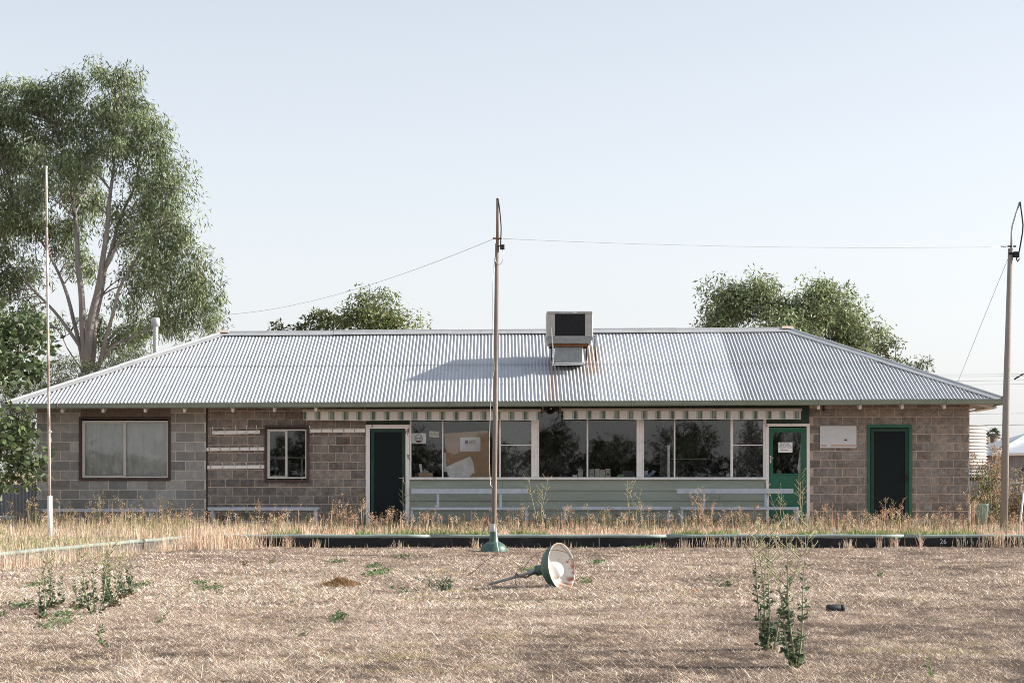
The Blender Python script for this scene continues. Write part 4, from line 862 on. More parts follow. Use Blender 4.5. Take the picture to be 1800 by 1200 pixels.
text_mesh('WIFI', .075, mb, (cx_, yy-.002, cz_), 0, thick=.001); mb.build('emblem', [M_['maroon'], M_['ink']], wf)
pn = empty('paper_note', (X(762, yy), yy, Z(769, yy)), 'small cream handwritten note taped right of the WIFI card', 'note'); pn.rotation_euler = (0, R(4), 0)
mb = MB(); mb.box(X(754, yy), X(771.5, yy), yy, yy+.002, Z(768.3, yy), Z(757.5, yy)); mb.build('sheet', mat('cream_paper', (0.62, 0.60, 0.48), .9), pn)
mb = MB(); text_mesh('PLEASE', .05, mb, (X(762.5, yy), yy-.002, Z(762.6, yy)), 0, rot=R(3), thick=.001); mb.build('lettering', M_['ink'], pn)
ds = empty('door_notice', (X(1380, yy), yy-.02, Z(795, yy)), 'white handwritten notice with an arrow inside the glass of the green door', 'notice')
yy = YW+.011; mb = MB(); mb.box(X(1368, yy), X(1393, yy), yy, yy+.002, Z(795, yy), Z(777, yy)); mb.build('sheet', M_['paper'], ds)
mb = MB(); text_mesh('ALSO USE', .045, mb, (X(1379, yy), yy-.001, Z(779.6, yy)), 0, thick=.001); text_mesh('NEXT DOOR', .045, mb, (X(1379.5, yy), yy-.001, Z(783, yy)), 0, thick=.001)
text_mesh('DISABLED TOILET', .033, mb, (X(1380.7, yy), yy-.001, Z(786.4, yy)), 0, thick=.002)
mb.prism([(X(1371.5, yy), Z(790.8, yy)), (X(1375, yy), Z(793, yy)), (X(1375, yy), Z(791.8, yy)), (X(1386, yy), Z(791.6, yy)), (X(1386, yy), Z(789.8, yy)), (X(1375, yy), Z(789.8, yy)), (X(1375, yy), Z(788.5, yy))], yy-.002, yy-.0005, 1)
mb.build('lettering', [M_['ink'], M_['inkfaint']], ds)
mb = MB(); prismpx(mb, [(1407.5, 775), (1406, 790), (1401.5, 824), (1403, 826), (1403.5, 831.5), (1407.7, 831.5)], YW+.05, YW+.06); tag(mb.build('white_curtain', M_['paper']), 'white cloth hanging at the right side of the green door glass', 'cloth')
def item(name, cat, label, pts, y0, dy, m, group=None):
    mb = MB(); prismpx(mb, pts, y0, y0+dy); return tag(mb.build(name, m), label, cat, group)
SH = Z(838.3, YW)
mb = MB(); mb.bbox(rx(724), rx(1341), YW+.085, YW+.42, SH-.03, SH-.001); tag(mb.build('window_shelf', M_['darkwood']), 'dark shelf running inside the window band under the cartons and boxes', 'shelf')
bx = empty('cardboard_box', (X(748, IY), IY+.05, SH), 'open brown cardboard box on the shelf under the WIFI card', 'box')
mb = MB(); prismpx(mb, [(735.5, 831), (736.5, 838.2), (760.5, 838.2), (761, 830.5)], IY+.03, IY+.035); prismpx(mb, [(736, 831), (737, 838.2), (760, 838.2), (760.5, 830.5)], IY+.16, IY+.165); mb.box(X(736.5, IY), X(737, IY)+.003, IY+.0355, IY+.159, SH, Z(831, IY)); mb.box(X(760, IY), X(760.4, IY)+.003, IY+.0355, IY+.159, SH, Z(831, IY)); mb.build('carton', M_['card'], bx)
item('paper_roll', 'paper roll', 'white paper roll standing in the cardboard box', [(736.5, 815.5), (739, 831), (743, 830.5), (741, 815)], IY+.07, .03, M_['paper'])
item('crumpled_bag', 'bag', 'crumpled cream bag right of the paper roll in the box', [(743.5, 830.5), (744.5, 826), (747, 823.5), (749.5, 827), (752, 826), (753.5, 830.5)], IY+.08, .05, mat('cream_bag', (.55, .50, .36)))
item('paper_tube', 'paper tube', 'white rolled tube standing left of the cardboard sheet', [(780.2, 795), (780.2, 829), (785.5, 829), (784, 795)], IY+.06, .05, M_['paper'])
CT = 'cream cartons standing in a row on the window shelf'
for a_, b_, tp, lb in ((1016, 1024.5, 'blue', 'cream carton with blue top, alone left of the window mullion'), (1036, 1044.7, 'blue', 'first carton right of the mullion, with blue print'), (1045.7, 1054, 'paper', 'plain second carton of the four right of the mullion'), (1055, 1063.5, 'maroon', 'third carton of the four, with reddish top'), (1064.5, 1073, 'paper', 'rightmost carton with a dark picture')):
    y = IY+.06; ro = empty('carton', (X((a_+b_)/2, y), y, SH), lb, 'carton', CT)
    mb = MB(); mb.bbox(X(a_, y), X(b_, y), y, y+.07, SH, Z(825, y), .002); mb.build('box_body', mat('carton_'+str(int(a_)), (.52, .50, .44), .8), ro)
    mb = MB(); mb.bbox(X(a_, y)+.001, X(b_, y)-.001, y-.001, y+.069, Z(825, y)+.0005, Z(823.8, y), .002); mb.build('lid', M_[tp], ro)
    if a_ in (1036, 1064.5): mb = MB(); c0 = (a_+b_)/2; prismpx(mb, [(c0-2.5, 834.5), (c0+2.4, 835), (c0+2, 831.5), (c0-1.5, 831)], y-.002, y-.0003); mb.build('print', M_['blue'] if a_ == 1036 else M_['ink'], ro)
item('flat_dish', 'dish', 'shallow pale dish left of the blue topped carton', [(1006.5, 834.5), (1007.5, 838.2), (1014, 838.2), (1015.2, 834.5)], IY+.06, .1, M_['paper'])
item('green_basket', 'basket', 'light green plastic basket on the window shelf', [(1085, 838.2), (1086, 834.5), (1089, 833), (1097.5, 833.7), (1096, 838.2)], IY+.06, .1, M_['ltgreen'])
item('grey_case', 'case', 'dull grey case behind the green basket', [(1093, 838.2), (1094, 827), (1114, 827.5), (1115, 838.2)], IY+.2, .08, mat('grey_case', (.12, .12, .13)))
item('blue_cloth', 'cloth', 'crumpled blue cloth on the shelf right of the window post', [(1134, 837.8), (1139, 834), (1144, 830), (1148, 825), (1153, 828), (1150, 832), (1143, 837.9)], IY+.07, .08, M_['blue'])
item('white_tin', 'tin', 'small white tin in the corner left of the blue cloth', [(1132.8, 838.2), (1132.8, 827), (1139, 827), (1139, 834)], IY+.17, .05, M_['paper'])
item('poster_stand', 'display stand', 'dark display stand behind the leaning white strips', [(1160, 838), (1160, 783), (1173, 782), (1173, 838)], IY+.2, .02, mat('display', (.10, .095, .09), var=.6, scale=9))
item('white_strip', 'aluminium strip', 'pair of upright white strips leaning inside the window', [(1173.3, 838.2), (1173.3, 782), (1177.4, 782), (1177.6, 838.2)], IY+.05, .02, M_['paper'])
ct = empty('counter', (X(1235, 38.5), 38.5, VZ+.08), 'dark counter with pale edge seen through the right windows', 'counter')
mb = MB(); mb.box(X(1180, 38.5), X(1272, 38.5), 38.5, 39.2, VZ+.08, Z(807, 38.5)); mb.box(X(1272, 38.5)+.001, X(1279, 38.5), 38.5, 39.2, VZ+.08, Z(811, 38.5)); mb.build('cabinet', M_['darkwood'], ct)
mb = MB(); mb.bbox(X(1179, 38.5), X(1273.5, 38.5), 38.45, 39.22, Z(807, 38.5)+.001, Z(805.5, 38.5)); mb.build('worktop', M_['alu'], ct)
mb = MB(); mb.lathe([(0, .045), (.03, .04), (.045, 0), (.04, -.03), (0, -.035)], 14, Matrix.Translation((X(1280.5, IY), IY+.1, SH+.035))); tag(mb.build('white_cup', M_['opal']), 'small white cup at the right corner of the wide window', 'cup')
item('wall_paper_sheet', 'paper', 'grey sheet pinned on the dark back wall of the room', [(1094, 796), (1094, 813), (1107, 811), (1107, 796)], YB-.07, .003, mat('grey_sheet', (.35, .37, .38)))

# ------------------------------------------------------------------ evaporative cooler
YC = 37.0; cooler = empty('evaporative_cooler', (X(1001, YC), YC, Z(641, YC)), 'square grey evaporative cooler with black pad on the roof', 'air cooler')
cz = lambda py: Z(py, YC); cx = lambda px: X(px, YC)
mb = MB(); mb.bbox(cx(961.5), cx(1042), YC+.02, YC+1.0, cz(594), cz(546.5), .02); 
mb.bbox(cx(962), cx(975.5), YC, YC+.05, cz(592), cz(551.5), .006); mb.bbox(cx(1028.5), cx(1041.5), YC, YC+.05, cz(592), cz(551.5), .006)
mb.bbox(cx(961.8), cx(1041.8), YC-.004, YC+.05, cz(551.3), cz(546.8), .006); mb.bbox(cx(975.6), cx(1028.4), YC, YC+.05, cz(594), cz(590.3), .006); mb.build('cabinet', M_['cooler'], cooler)
mb = MB()
for sx in (0,): mb.box(cx(975.7), cx(1028.3), YC+.012, YC+.019, cz(590.2), cz(551.5))
mb.build('pad', M_['pad'], cooler)
mb = MB(); x0, x1 = cx(961), cx(1042); v = [(x0, YC-.01, cz(594)), (x1, YC-.01, cz(594)), (cx(1038), YC+.03, cz(602.8)), (cx(964.5), YC+.03, cz(602.8)), (x0, YC+1.01, cz(594)), (x1, YC+1.01, cz(594)), (cx(1038), YC+.97, cz(602.8)), (cx(964.5), YC+.97, cz(602.8))]
mb.add(v, [(0, 3, 2, 1), (4, 5, 6, 7), (0, 4, 7, 3), (1, 2, 6, 5), (3, 7, 6, 2), (0, 1, 5, 4)]); mb.box(cx(960.3), cx(1042.7), YC-.014, YC+1.014, cz(594.3), cz(592.3)); mb.build('tray', M_['duct'], cooler)
mb = MB(); mb.box(cx(967), cx(1035), YC+.1, YC+.16, cz(607.5), cz(603)); mb.box(cx(967), cx(1035), YC+.85, YC+.9, cz(607.5), cz(603))
mb.box(cx(967), cx(968.5), YC+.161, YC+.849, cz(607), cz(603.5)); mb.box(cx(1033.5), cx(1035), YC+.161, YC+.849, cz(607), cz(603.5)); mb.build('support_frame', M_['rust'], cooler)
for px in (970, 1032): mb = MB(); mb.box(cx(px)-.014, cx(px)+.014, YC+.3, YC+.33, cz(632), cz(607.6)); mb.build('leg', M_['darkwood'], cooler)
mb = MB(); mb.bbox(cx(977), cx(1026), YC+.22, YC+.85, cz(640), cz(607), .02); v = [(cx(976), YC+.19, cz(635.5)), (cx(1027), YC+.19, cz(635.5)), (cx(1029), YC+.02, cz(642)), (cx(974), YC+.02, cz(642))]; mb.add(v, [(0, 3, 2, 1)]); mb.build('duct', M_['duct'], cooler)
mb = MB(); mb.tube([(cx(969.5), YC-.03, cz(576)), (cx(970), YC-.03, cz(586)), (cx(971.5), YC-.04, cz(605)), (cx(973), YC-.02, cz(625)), (cx(971.5), YC-.02, cz(643))], .012, 8); mb.build('water_pipe', M_['white'], cooler)
mb = MB(); mb.tube([(cx(1042), YC+.2, cz(588.5)), (cx(1046.5), YC+.2, cz(589)), (cx(1047), YC+.15, cz(612)), (cx(1048), YC+.05, cz(634))], .014, 8); mb.build('drain_hose', M_['black'], cooler)
mb = MB(); mb.box(cx(989), cx(1014), YC-.008, YC-.0045, cz(550.8), cz(547.3), 0); text_mesh('Smartcooler', .042, mb, (cx(999), YC-.009, cz(549)), 1, thick=.001, shear=.25); mb.build('badge', [M_['signwhite'], M_['ink']], cooler)

# ------------------------------------------------------------------ benches
def bench(x0, x1, py, legs, label, back=None, brace=False, Y=35.55, tilt=0.0, th=6.5):
    root = empty('bench', (X((x0+x1)/2, Y), Y, VZ), label, 'bench', 'pale blue benches along the clubhouse front')
    a_, b_ = X(x0, Y), X(x1, Y); z = Z(py, Y); t = th*Y/F*0.8
    mb = MB()
    for k in range(2): mb.bbox(a_, b_, Y+k*.135, Y+k*.135+.125, z-.035, z+.002*k, .004)
    mb.bbox(a_+.02, b_-.02, Y-.022, Y-.001, z-t, z-.002, .004); mb.build('seat', M_['bench'], root)
    for px in legs:
        x = X(px, Y); mb = MB(); mb.bbox(x-.026, x+.026, Y+.002, Y+.05, VZ-.03, z-.0355, .004); mb.bbox(x-.026, x+.026, Y+.21, Y+.255, VZ-.03, z-.0355, .004); mb.build('leg', M_['bench'], root)
    if brace:
        mb = MB(); x = X(legs[-1], Y); mb.tube([(x, Y+.12, z-.26), (x-.46, Y+.12, z-.04)], .012, 6); mb.build('brace', M_['bench'], root)
    if back:
        p0, p1, pt, pb, posts = back
        mb = MB(); mb.bbox(X(p0, Y), X(p1, Y), Y+.20, Y+.225, Z(pb, Y), Z(pt, Y), .004); mb.build('backrest', M_['bench'], root)
        for px in posts: mb = MB(); x = X(px, Y); mb.bbox(x-.026, x+.026, Y+.2255, Y+.27, z-.1, Z(pt+2, Y), .004); mb.build('back_post', M_['bench'], root)
bench(73, 283, 894, (91, 264), 'long backless bench under the big left window', brace=True)
bench(364, 560, 891.5, (373, 555), 'backless bench under the hook rails and small window')
bench(721.5, 928, 891.5, (724, 925), 'bench with backrest under the notice window behind the lamp pole', (722, 928, 859, 867.3, (769, 880)), th=5.5)
bench(987, 1182, 890.5, (993, 1176), 'backless bench on the weatherboard wall between the two backrest benches')
bench(1196, 1404, 891, (1199, 1401), 'bench with backrest standing partly before the green door', (1191.5, 1397.5, 858.5, 867, (1240, 1349)), th=5.5)
bench(-110, 28, 906.5, (-100, 25), 'short bench in the shade under the fig tree at the left edge', Y=36.6, th=5)

# ------------------------------------------------------------------ poles, wires, lamps
Y = 29.2; root = empty('flagpole', (X(88, Y), Y, VZ), 'thin rusty flagpole with thick white base left of the clubhouse', 'flagpole')
mb = MB(); mb.tube([(X(87.8, Y), Y, VZ-.05), (X(87.6, Y), Y, Z(871, Y))], .040, 14); mb.build('base_pipe', M_['white'], root)
mb = MB(); mb.tube([(X(87.4, Y), Y, Z(875, Y)), (X(85.5, Y), Y, Z(700, Y)), (X(83.6, Y), Y, Z(520, Y)), (X(82.3, Y), Y, Z(400, Y))], [.024, .023, .022, .021], 12); mb.tube([(X(82.3, Y), Y, Z(402, Y)), (X(81.3, Y), Y, Z(296, Y))], .017, 10); mb.build('pole', M_['rustpole'], root)
mb = MB(); mb.lathe([(0, .03), (.02, .02), (.028, 0), (.02, -.02), (0, -.03)], 10, Matrix.Translation((X(81.2, Y), Y, Z(294.5, Y)))); mb.build('finial', M_['steel'], root)
mb = MB(); mb.tube([(X(87, Y), Y, Z(757, Y)), (X(91, Y), Y-.02, Z(758, Y)), (X(91, Y), Y-.02, Z(760, Y))], .008, 6); mb.build('cleat', M_['white'], root)

Y = 29.15; root = empty('lamp_pole', (X(867, Y), Y, 0), 'tall weathered timber pole with cables in front of the clubhouse', 'pole')
mb = MB(); mb.tube([(X(866.5, Y), Y, -.02), (X(868.5, Y), Y, Z(900, Y)), (X(871, Y), Y, Z(700, Y)), (X(872.3, Y), Y, Z(560, Y)), (X(874, Y), Y, Z(428, Y))], [.045, .043, .04, .037, .034], 14); mb.build('shaft', M_['pole'], root)
mb = MB(); mb.tube([(X(874.4, Y), Y-.01, Z(440, Y)), (X(875, Y), Y-.01, Z(349, Y))], .026, 12); mb.build('top_pipe', M_['pole'], root)
mb = MB(); mb.tube([(X(875, Y), Y-.03, Z(349, Y)), (X(877.5, Y), Y-.04, Z(362, Y)), (X(880, Y), Y-.05, Z(385, Y)), (X(881, Y), Y-.05, Z(402, Y)), (X(880, Y), Y-.05, Z(432, Y))], .010, 8); mb.build('cable', M_['black'], root)
mb = MB(); mb.tube([(X(866, Y), Y-.03, Z(419.5, Y)), (X(882, Y), Y-.03, Z(419.5, Y))], .014, 8); mb.build('cross_bolt', M_['rust'], root)
mb = MB(); mb.bbox(X(879, Y), X(887, Y), Y-.07, Y+.0, Z(439, Y), Z(430.5, Y), .008); mb.tube([(X(873, Y), Y-.02, Z(433, Y)), (X(880, Y), Y-.04, Z(433, Y))], .012, 6); mb.build('junction_box', M_['darkwood'], root)
mb = MB(); pts = [(883.5, 439), (885, 448), (884, 458), (880, 465), (875, 466), (871, 460), (870, 452)]; mb.tube([(X(a_, Y), Y-.05, Z(b_, Y)) for a_, b_ in pts], .006, 6)
pts = [(869.5, 455), (866.5, 500), (866, 540), (867, 600), (868.5, 650), (867, 660), (864.5, 672), (863, 700), (860.5, 760), (860, 820), (862, 852), (865.5, 856)]; mb.tube([(X(a_, Y), Y-.06, Z(b_, Y)) for a_, b_ in pts], .006, 6)
pts = [(871, 920), (871.5, 935), (873, 952), (876, 972)]; mb.tube([(X(a_, Y), Y-.16 if b_ > 930 else Y-.05, Z(b_, Y)) for a_, b_ in pts[:3]]+[(X(876, 28.8), 28.8, .02)], .011, 6)
mb.build('loose_wire', M_['steel'], root)
mb = MB(); mb.lathe([(.05, Z(936, Y)), (.056, Z(934, Y)), (.056, Z(929, Y)), (.05, Z(927, Y)), (.052, Z(922, Y)), (.045, Z(920, Y))], 16, Matrix.Translation((X(867, Y), Y, 0))); mb.build('collar', M_['steel'], root)
sh = empty('enamel_reflector', (X(867.5, Y), Y, 0), 'green enamel lamp shade standing on the ground around the timber pole', 'lamp shade')
mb = MB(); prof = [(.062, Z(935, Y)), (.066, Z(940, Y)), (.078, Z(951, Y)), (.085, Z(952, Y)), (.13, Z(954.2, Y)), (.185, Z(958, Y)), (.215, Z(963, Y)), (.226, Z(968.5, Y)), (.236, .002), (.230, .001), (.20, Z(964, Y)), (.12, Z(956, Y)), (.055, Z(952, Y))]
mb.lathe(prof, 48, Matrix.Translation((X(868, Y), Y-.0, .01))); mb.build('bowl', M_['shade'], sh)

Y = 31.9; root = empty('concrete_pole', (X(1765, Y), Y, VZ), 'thick tapering grey pole with bent pipe top at the right edge', 'pole')
mb = MB(); mb.tube([(X(1764.3, Y), Y, VZ-.05), (X(1769, Y), Y, Z(700, Y)), (X(1776.5, Y), Y, Z(437, Y))], [.072, .065, .048], 12); mb.build('shaft', M_['concrete'], root)
mb = MB(); mb.tube([(X(1777.5, Y), Y, Z(440, Y)), (X(1778.3, Y), Y, Z(410, Y)), (X(1779.5, Y), Y, Z(398, Y)), (X(1783, Y), Y, Z(386, Y)), (X(1792.5, Y), Y, Z(356, Y))], .020, 10); mb.build('bent_pipe', M_['steel'], root)
mb = MB(); mb.tube([(X(1792.5, Y), Y-.02, Z(355, Y)), (X(1795, Y), Y-.03, Z(375, Y)), (X(1797.5, Y), Y-.03, Z(396, Y)), (X(1796.5, Y), Y-.03, Z(410, Y)), (X(1790, Y), Y-.05, Z(444, Y)), (X(1785, Y), Y-.05, Z(456, Y)), (X(1787, Y), Y-.05, Z(460, Y)), (X(1791, Y), Y-.05, Z(455, Y))], .014, 8); mb.build('cable', M_['black'], root)
mb = MB(); mb.bbox(X(1780, Y), X(1790, Y), Y-.09, Y-.01, Z(453, Y), Z(443, Y), .01); mb.tube([(X(1772, Y), Y-.05, Z(446, Y)), (X(1782, Y), Y-.05, Z(446, Y))], .018, 8); mb.tube([(X(1770, Y), Y-.04, Z(433.5, Y)), (X(1777, Y), Y-.04, Z(433.5, Y))], .014, 8); mb.tube([(X(1780, Y), Y-.04, Z(433.5, Y)), (X(1785, Y), Y-.04, Z(433.5, Y))], .014, 8); mb.build('clamp', M_['black'], root)
mb = MB()
for dz in (-1.6, 1.6): mb.tube([(X(1757, Y), Y-.04, Z(434+dz*0.5, Y)), (X(1767, Y), Y-.04, Z(434+dz*0.5, Y))], .005, 6)
mb.build('turnbuckle', M_['steel'], root)

def wire(name, p0, p1, sag, rad, label, n=24, m='steel', cat='wire', group=None):
    p0, p1 = Vector(p0), Vector(p1); mb = MB()
    mb.tube([p0.lerp(p1, i/n)-Vector((0, 0, sag*4*(i/n)*(1-i/n))) for i in range(n+1)], rad, 5); return tag(mb.build(name, M_[m]), label, cat, group)
wire('overhead_wire', (X(884, 29.15), 29.12, Z(420, 29.15)), (X(1770, 31.9), 31.86, Z(434, 31.9)), 0.07, .0030, 'thin wire strung between the timber pole and the right pole')
wire('overhead_wire', (X(866, 29.15), 29.12, Z(421, 29.15)), (X(395, 48), 48, Z(553, 48)), .25, .0042, 'thin wire running from the timber pole down behind the left tree')
wire('stay_wire', (X(1772, 31.9), 31.86, Z(452, 31.9)), (X(1676, 36.6), 36.6, Z(690, 36.6)), .0, .005, 'slanting stay wire from the right pole to the roof edge')
for i, (pl, pr, rd, lb) in enumerate([(649.5, 648, .014, 'uppermost distant power line beyond the right hip'), (652.5, 652, .014, 'second distant power line from the top'), (661, 659, .014, 'third distant power line'), (667, 666, .014, 'fourth distant power line'), (718, 718, .016, 'lone distant wire just under the right eave'), (739, 737, .030, 'thick sagging cable above the water tank')]):
    wire('power_line', (X(1300, 85), 85, Z(pl, 85)), (X(2100, 85), 85, Z(pr-3, 85)), .3, rd*.62, lb, group='power lines beyond the clubhouse', cat='power line')
tp = empty('telegraph_pole', (X(1850, 85), 85.4, VZ), 'distant timber power pole whose cross arm stay reaches the right frame edge', 'power pole')
mb = MB(); mb.tube([(X(1850, 85), 85.4, VZ), (X(1850, 85), 85.4, Z(630, 85))], .14, 10); mb.build('shaft', M_['pole'], tp)
mb = MB(); mb.tube([(X(1785, 85), 85.2, Z(666, 85)), (X(1800, 85), 85.2, Z(657, 85)), (X(1850, 85), 85.2, Z(651, 85))], .045, 6); mb.build('cross_arm', M_['darkwood'], tp)

# fallen lamp
Yf = 19.9; ctr = Vector((X(987, Yf), Yf, Z(995.5, Yf))); ax = Vector((.80, -.56, .16)).normalized()
fl = empty('fallen_lamp', (ctr.x, ctr.y, 0), 'rusty green enamel lamp lying on its side with its white inside showing', 'lamp')
Mx = Matrix.Translation(ctr) @ ax.to_track_quat('Z', 'Y').to_matrix().to_4x4()
rim = .272
mb = MB(); mb.lathe([(rim+.006, .004), (rim, 0), (rim*.97, -.05), (rim*.87, -.11), (rim*.66, -.165), (rim*.42, -.195), (.075, -.215), (.066, -.25), (.058, -.32), (.064, -.335), (.05, -.34), (0, -.34)], 56, Mx); mb.build('shade', M_['shade'], fl)
mb = MB(); mb.lathe([(rim+.0055, .0045), (rim-.008, .0), (rim*.95, -.05), (rim*.85, -.105), (rim*.64, -.158), (rim*.40, -.187), (.0, -.19)], 56, Mx)
for i, p_ in enumerate(mb.v):
    q_ = Vector(p_)-ctr; e_ = q_.x*.55-q_.z*.85
    if e_ > .185+.05*math.sin(i*2.7)+.03*math.sin(i*.61): mb.c[i] = (.55, .22, .11)
    elif q_.z > .24: mb.c[i] = (.8, .68, .58)
mb.build('enamel_lining', M_['enamel'], fl)
mb = MB(); mb.lathe([(.0, .035), (.04, .028), (.075, .005), (.10, -.045), (.108, -.09), (.10, -.13), (.07, -.17), (.05, -.185)], 36, Matrix.Translation((-.02, 0, -.035)) @ Mx); mb.build('globe', M_['opal'], fl)
nk = Mx @ Vector((0, 0, -.335)); tip = Vector((X(860, 20.6), 20.35, .018))
mb = MB(); mb.tube([nk, nk.lerp(tip, .12), tip], [.030, .019, .016], 10); mb.tube([nk.lerp(tip, -.01), nk.lerp(tip, .14)], .034, 12); mb.build('arm_pipe', M_['duct'], fl)
mb = MB()
def ppx(a_, b_, Y): return (X(a_, Y), Y, Z(b_, Y))
mb.tube([ppx(906, 1007, 19.9), ppx(912, 1012, 19.9), ppx(925, 1014, 19.95), nk], .012, 8); mb.tube([ppx(906, 1007, 19.9), ppx(905, 1020, 19.9), ppx(908, 1028, 19.8)], .006, 6)
for pts in ([(820, 1012), (835, 1002), (855, 984), (872, 976), (886, 977), (905, 988), (918, 1000), (925, 1014)], [(845, 982), (862, 993), (880, 1006), (896, 1022), (904, 1030)], [(920, 1000), (930, 985), (945, 971), (962, 966), (978, 966), (995, 970), (1010, 985)], [(985, 958), (1000, 972), (1008, 985), (1012, 1000)], [(1024, 1000), (1022, 1010), (1014, 1020)], [(925, 1010), (927, 1022), (927, 1033)], [(912, 1015), (914, 1030), (913, 1036)]):
    mb.tube([ppx(a_, b_, 19.6) for a_, b_ in pts], .0035, 5)
mb.build('loose_wires', M_['twig'], fl)
# small things on the turf
Yb = GY(1075); bt = empty('black_bottle', (X(1470, Yb), Yb, 0), 'black plastic bottle lying on the turf right of the tall weeds', 'bottle')
Mb = Matrix.Translation((X(1453.5, Yb), Yb, .036)) @ Matrix.Rotation(R(8), 4, 'Z') @ Matrix.Rotation(R(90), 4, 'Y')
mb = MB(); mb.lathe([(0, 0), (.033, .002), (.036, .008), (.036, .125), (.030, .133)], 20, Mb); mb.build('bottle_body', M_['black'], bt)
mb = MB(); mb.lathe([(.030, .133), (.034, .137), (.034, .165), (.028, .172), (0, .172)], 20, Mb); mb.build('cap', M_['black'], bt)
mb = MB(); yo = GY(1041); mb.bbox(X(1219, yo), X(1229, yo), yo, yo+.05, .01, .03, .004); tag(mb.build('orange_scrap', mat('orange_plastic', (.55, .13, .05))), 'small flat orange plastic scrap on the turf right of centre', 'litter')
mb = MB(); mb.prism([(X(1465, 31.6), VZ), (X(1469, 31.6), VZ+.0), (X(1467, 31.6), VZ+.13), (X(1464.5, 31.6), VZ+.14)], 31.6, 31.63); tag(mb.build('short_stake', M_['white']), 'short pale stake leaning in the verge below the white sign', 'stake')

# ------------------------------------------------------------------ right side: tank, bin, shed, house, sign post
Y = 41.5; rt = 1.25; xc = X(1731, Y)-rt; tk = empty('water_tank', (xc, Y, VZ), 'round corrugated water tank on a stand behind the right end of the clubhouse', 'water tank')
zt, zb_ = Z(749, Y), Z(838.5, Y); prof = [(0, zt+.06), (rt*.6, zt+.045), (rt-.02, zt+.01), (rt+.02, zt)]; n = int((zt-zb_)/.0762*8)
mb = MB(); mb.lathe(prof, 96, Matrix.Translation((xc, Y, 0)))
prof = [(rt+.018*math.cos(2*math.pi*i/8), zt-(zt-zb_)*i/n) for i in range(n+1)]; o = len(mb.v); mb.lathe(prof, 96, Matrix.Translation((xc, Y, 0)))
for i in range(o, len(mb.v)):
    if mb.v[i][2] < Z(817, Y): mb.c[i] = (.45, .47, .50)
mb.build('tank_shell', M_['tank'], tk)
mb = MB(); mb.box(xc-rt-.05, xc+rt-.1, Y-rt, Y+rt, zb_-.08, zb_-.001)
for a_ in (-1, -.3, .3, .85): mb.box(xc+a_*rt-.05, xc+a_*rt+.05, Y-rt+.1, Y-rt+.2, VZ, zb_-.081)
mb.build('stand', M_['darkwood'], tk)
Y = 37.4; bn = empty('bin', (X(1724, Y), Y, VZ), 'faded teal metal bin beside the right corner of the clubhouse', 'bin')
mb = MB(); zt = Z(885, Y); mb.lathe([(.0, VZ), (.135, VZ), (.172, zt-.03), (.176, zt-.028), (.176, zt-.015)], 28, Matrix.Translation((X(1723, Y), Y, 0)))
for k in range(9): a_ = k*2*math.pi/9-.2; mb.tube([(X(1723, Y)+.139*math.cos(a_), Y+.139*math.sin(a_), VZ+.02), (X(1723, Y)+.174*math.cos(a_), Y+.174*math.sin(a_), zt-.05)], .006, 5)
mb.build('body', M_['teal'], bn)
mb = MB(); mb.lathe([(.17, zt-.012), (.184, zt-.006), (.184, zt+.002), (.17, zt+.004), (.165, zt-.01)], 28, Matrix.Translation((X(1723, Y), Y, 0))); mb.build('rim', M_['teal'], bn)
Y = 31.0; sp = empty('sign_post', (X(1791, Y), Y, VZ), 'leaning white post carrying a small framed plate at the right edge', 'sign post')
mb = MB(); mb.tube([(X(1790.5, Y), Y, VZ-.03), (X(1799.5, Y), Y, Z(862, Y))], .016, 10); mb.build('post', M_['white'], sp)
mb = MB(); rect_frame(mb, X(1794, Y), X(1809, Y), Z(863, Y), Z(852, Y), .014, Y-.02, Y+.0); mb.build('plate_frame', M_['white'], sp)
mb = MB(); mb.box(X(1795, Y), X(1808, Y), Y-.008, Y-.004, Z(862, Y), Z(853, Y)); mb.build('plate', M_['peach'], sp)

Y = 62; nh = empty('neighbour_house', (X(1840, Y), Y, VZ), 'grey corrugated iron house with pale roof beyond the right pole', 'house')
mb = MB(); zt = Z(796, Y); n = 60; x0, x1 = X(1757, Y), X(1950, Y)
for i in range(26):
    z0 = VZ+i*(zt-VZ)/26; z1 = VZ+(i+1)*(zt-VZ)/26; zm = (z0+z1)/2
    mb.add([(x0, Y, z0), (x1, Y, z0), (x1, Y-.02, zm), (x0, Y-.02, zm), (x1, Y, z1), (x0, Y, z1)], [(0, 1, 2, 3), (3, 2, 4, 5)])
mb.box(x0, x1, Y+.01, Y+7, VZ, zt-.01); mb.build('wall', M_['iron'], nh)
mb = MB(); A = [(X(1745, Y-.4), Y-.4, Z(800, Y)), (X(1965, Y-.4), Y-.4, Z(795, Y)), (X(1900, Y+3.5), Y+3.5, Z(748, Y)), (X(1835, Y+3.5), Y+3.5, Z(748, Y)), (X(1745, Y), Y+7.4, Z(800, Y)), (X(1965, Y), Y+7.4, Z(795, Y))]
mb.add(A, [(0, 1, 2, 3), (0, 3, 4), (4, 3, 2, 5), (1, 5, 2)]); mb.build('roof', M_['farroof'], nh)
mb = MB(); mb.tube([Vector(A[0])+Vector((0, -.03, .03)), Vector(A[3])+Vector((0, -.03, .05))], .08, 8); mb.tube([Vector(A[0])+Vector((.1, -.05, .02)), Vector(A[1])+Vector((0, -.05, .02))], .05, 8); mb.build('barge_cap', M_['white'], nh)
Y = 46; sh2 = empty('low_tank', (X(1830, Y), Y, VZ), 'low dark corrugated tank with pale rim beneath the neighbouring house', 'tank')
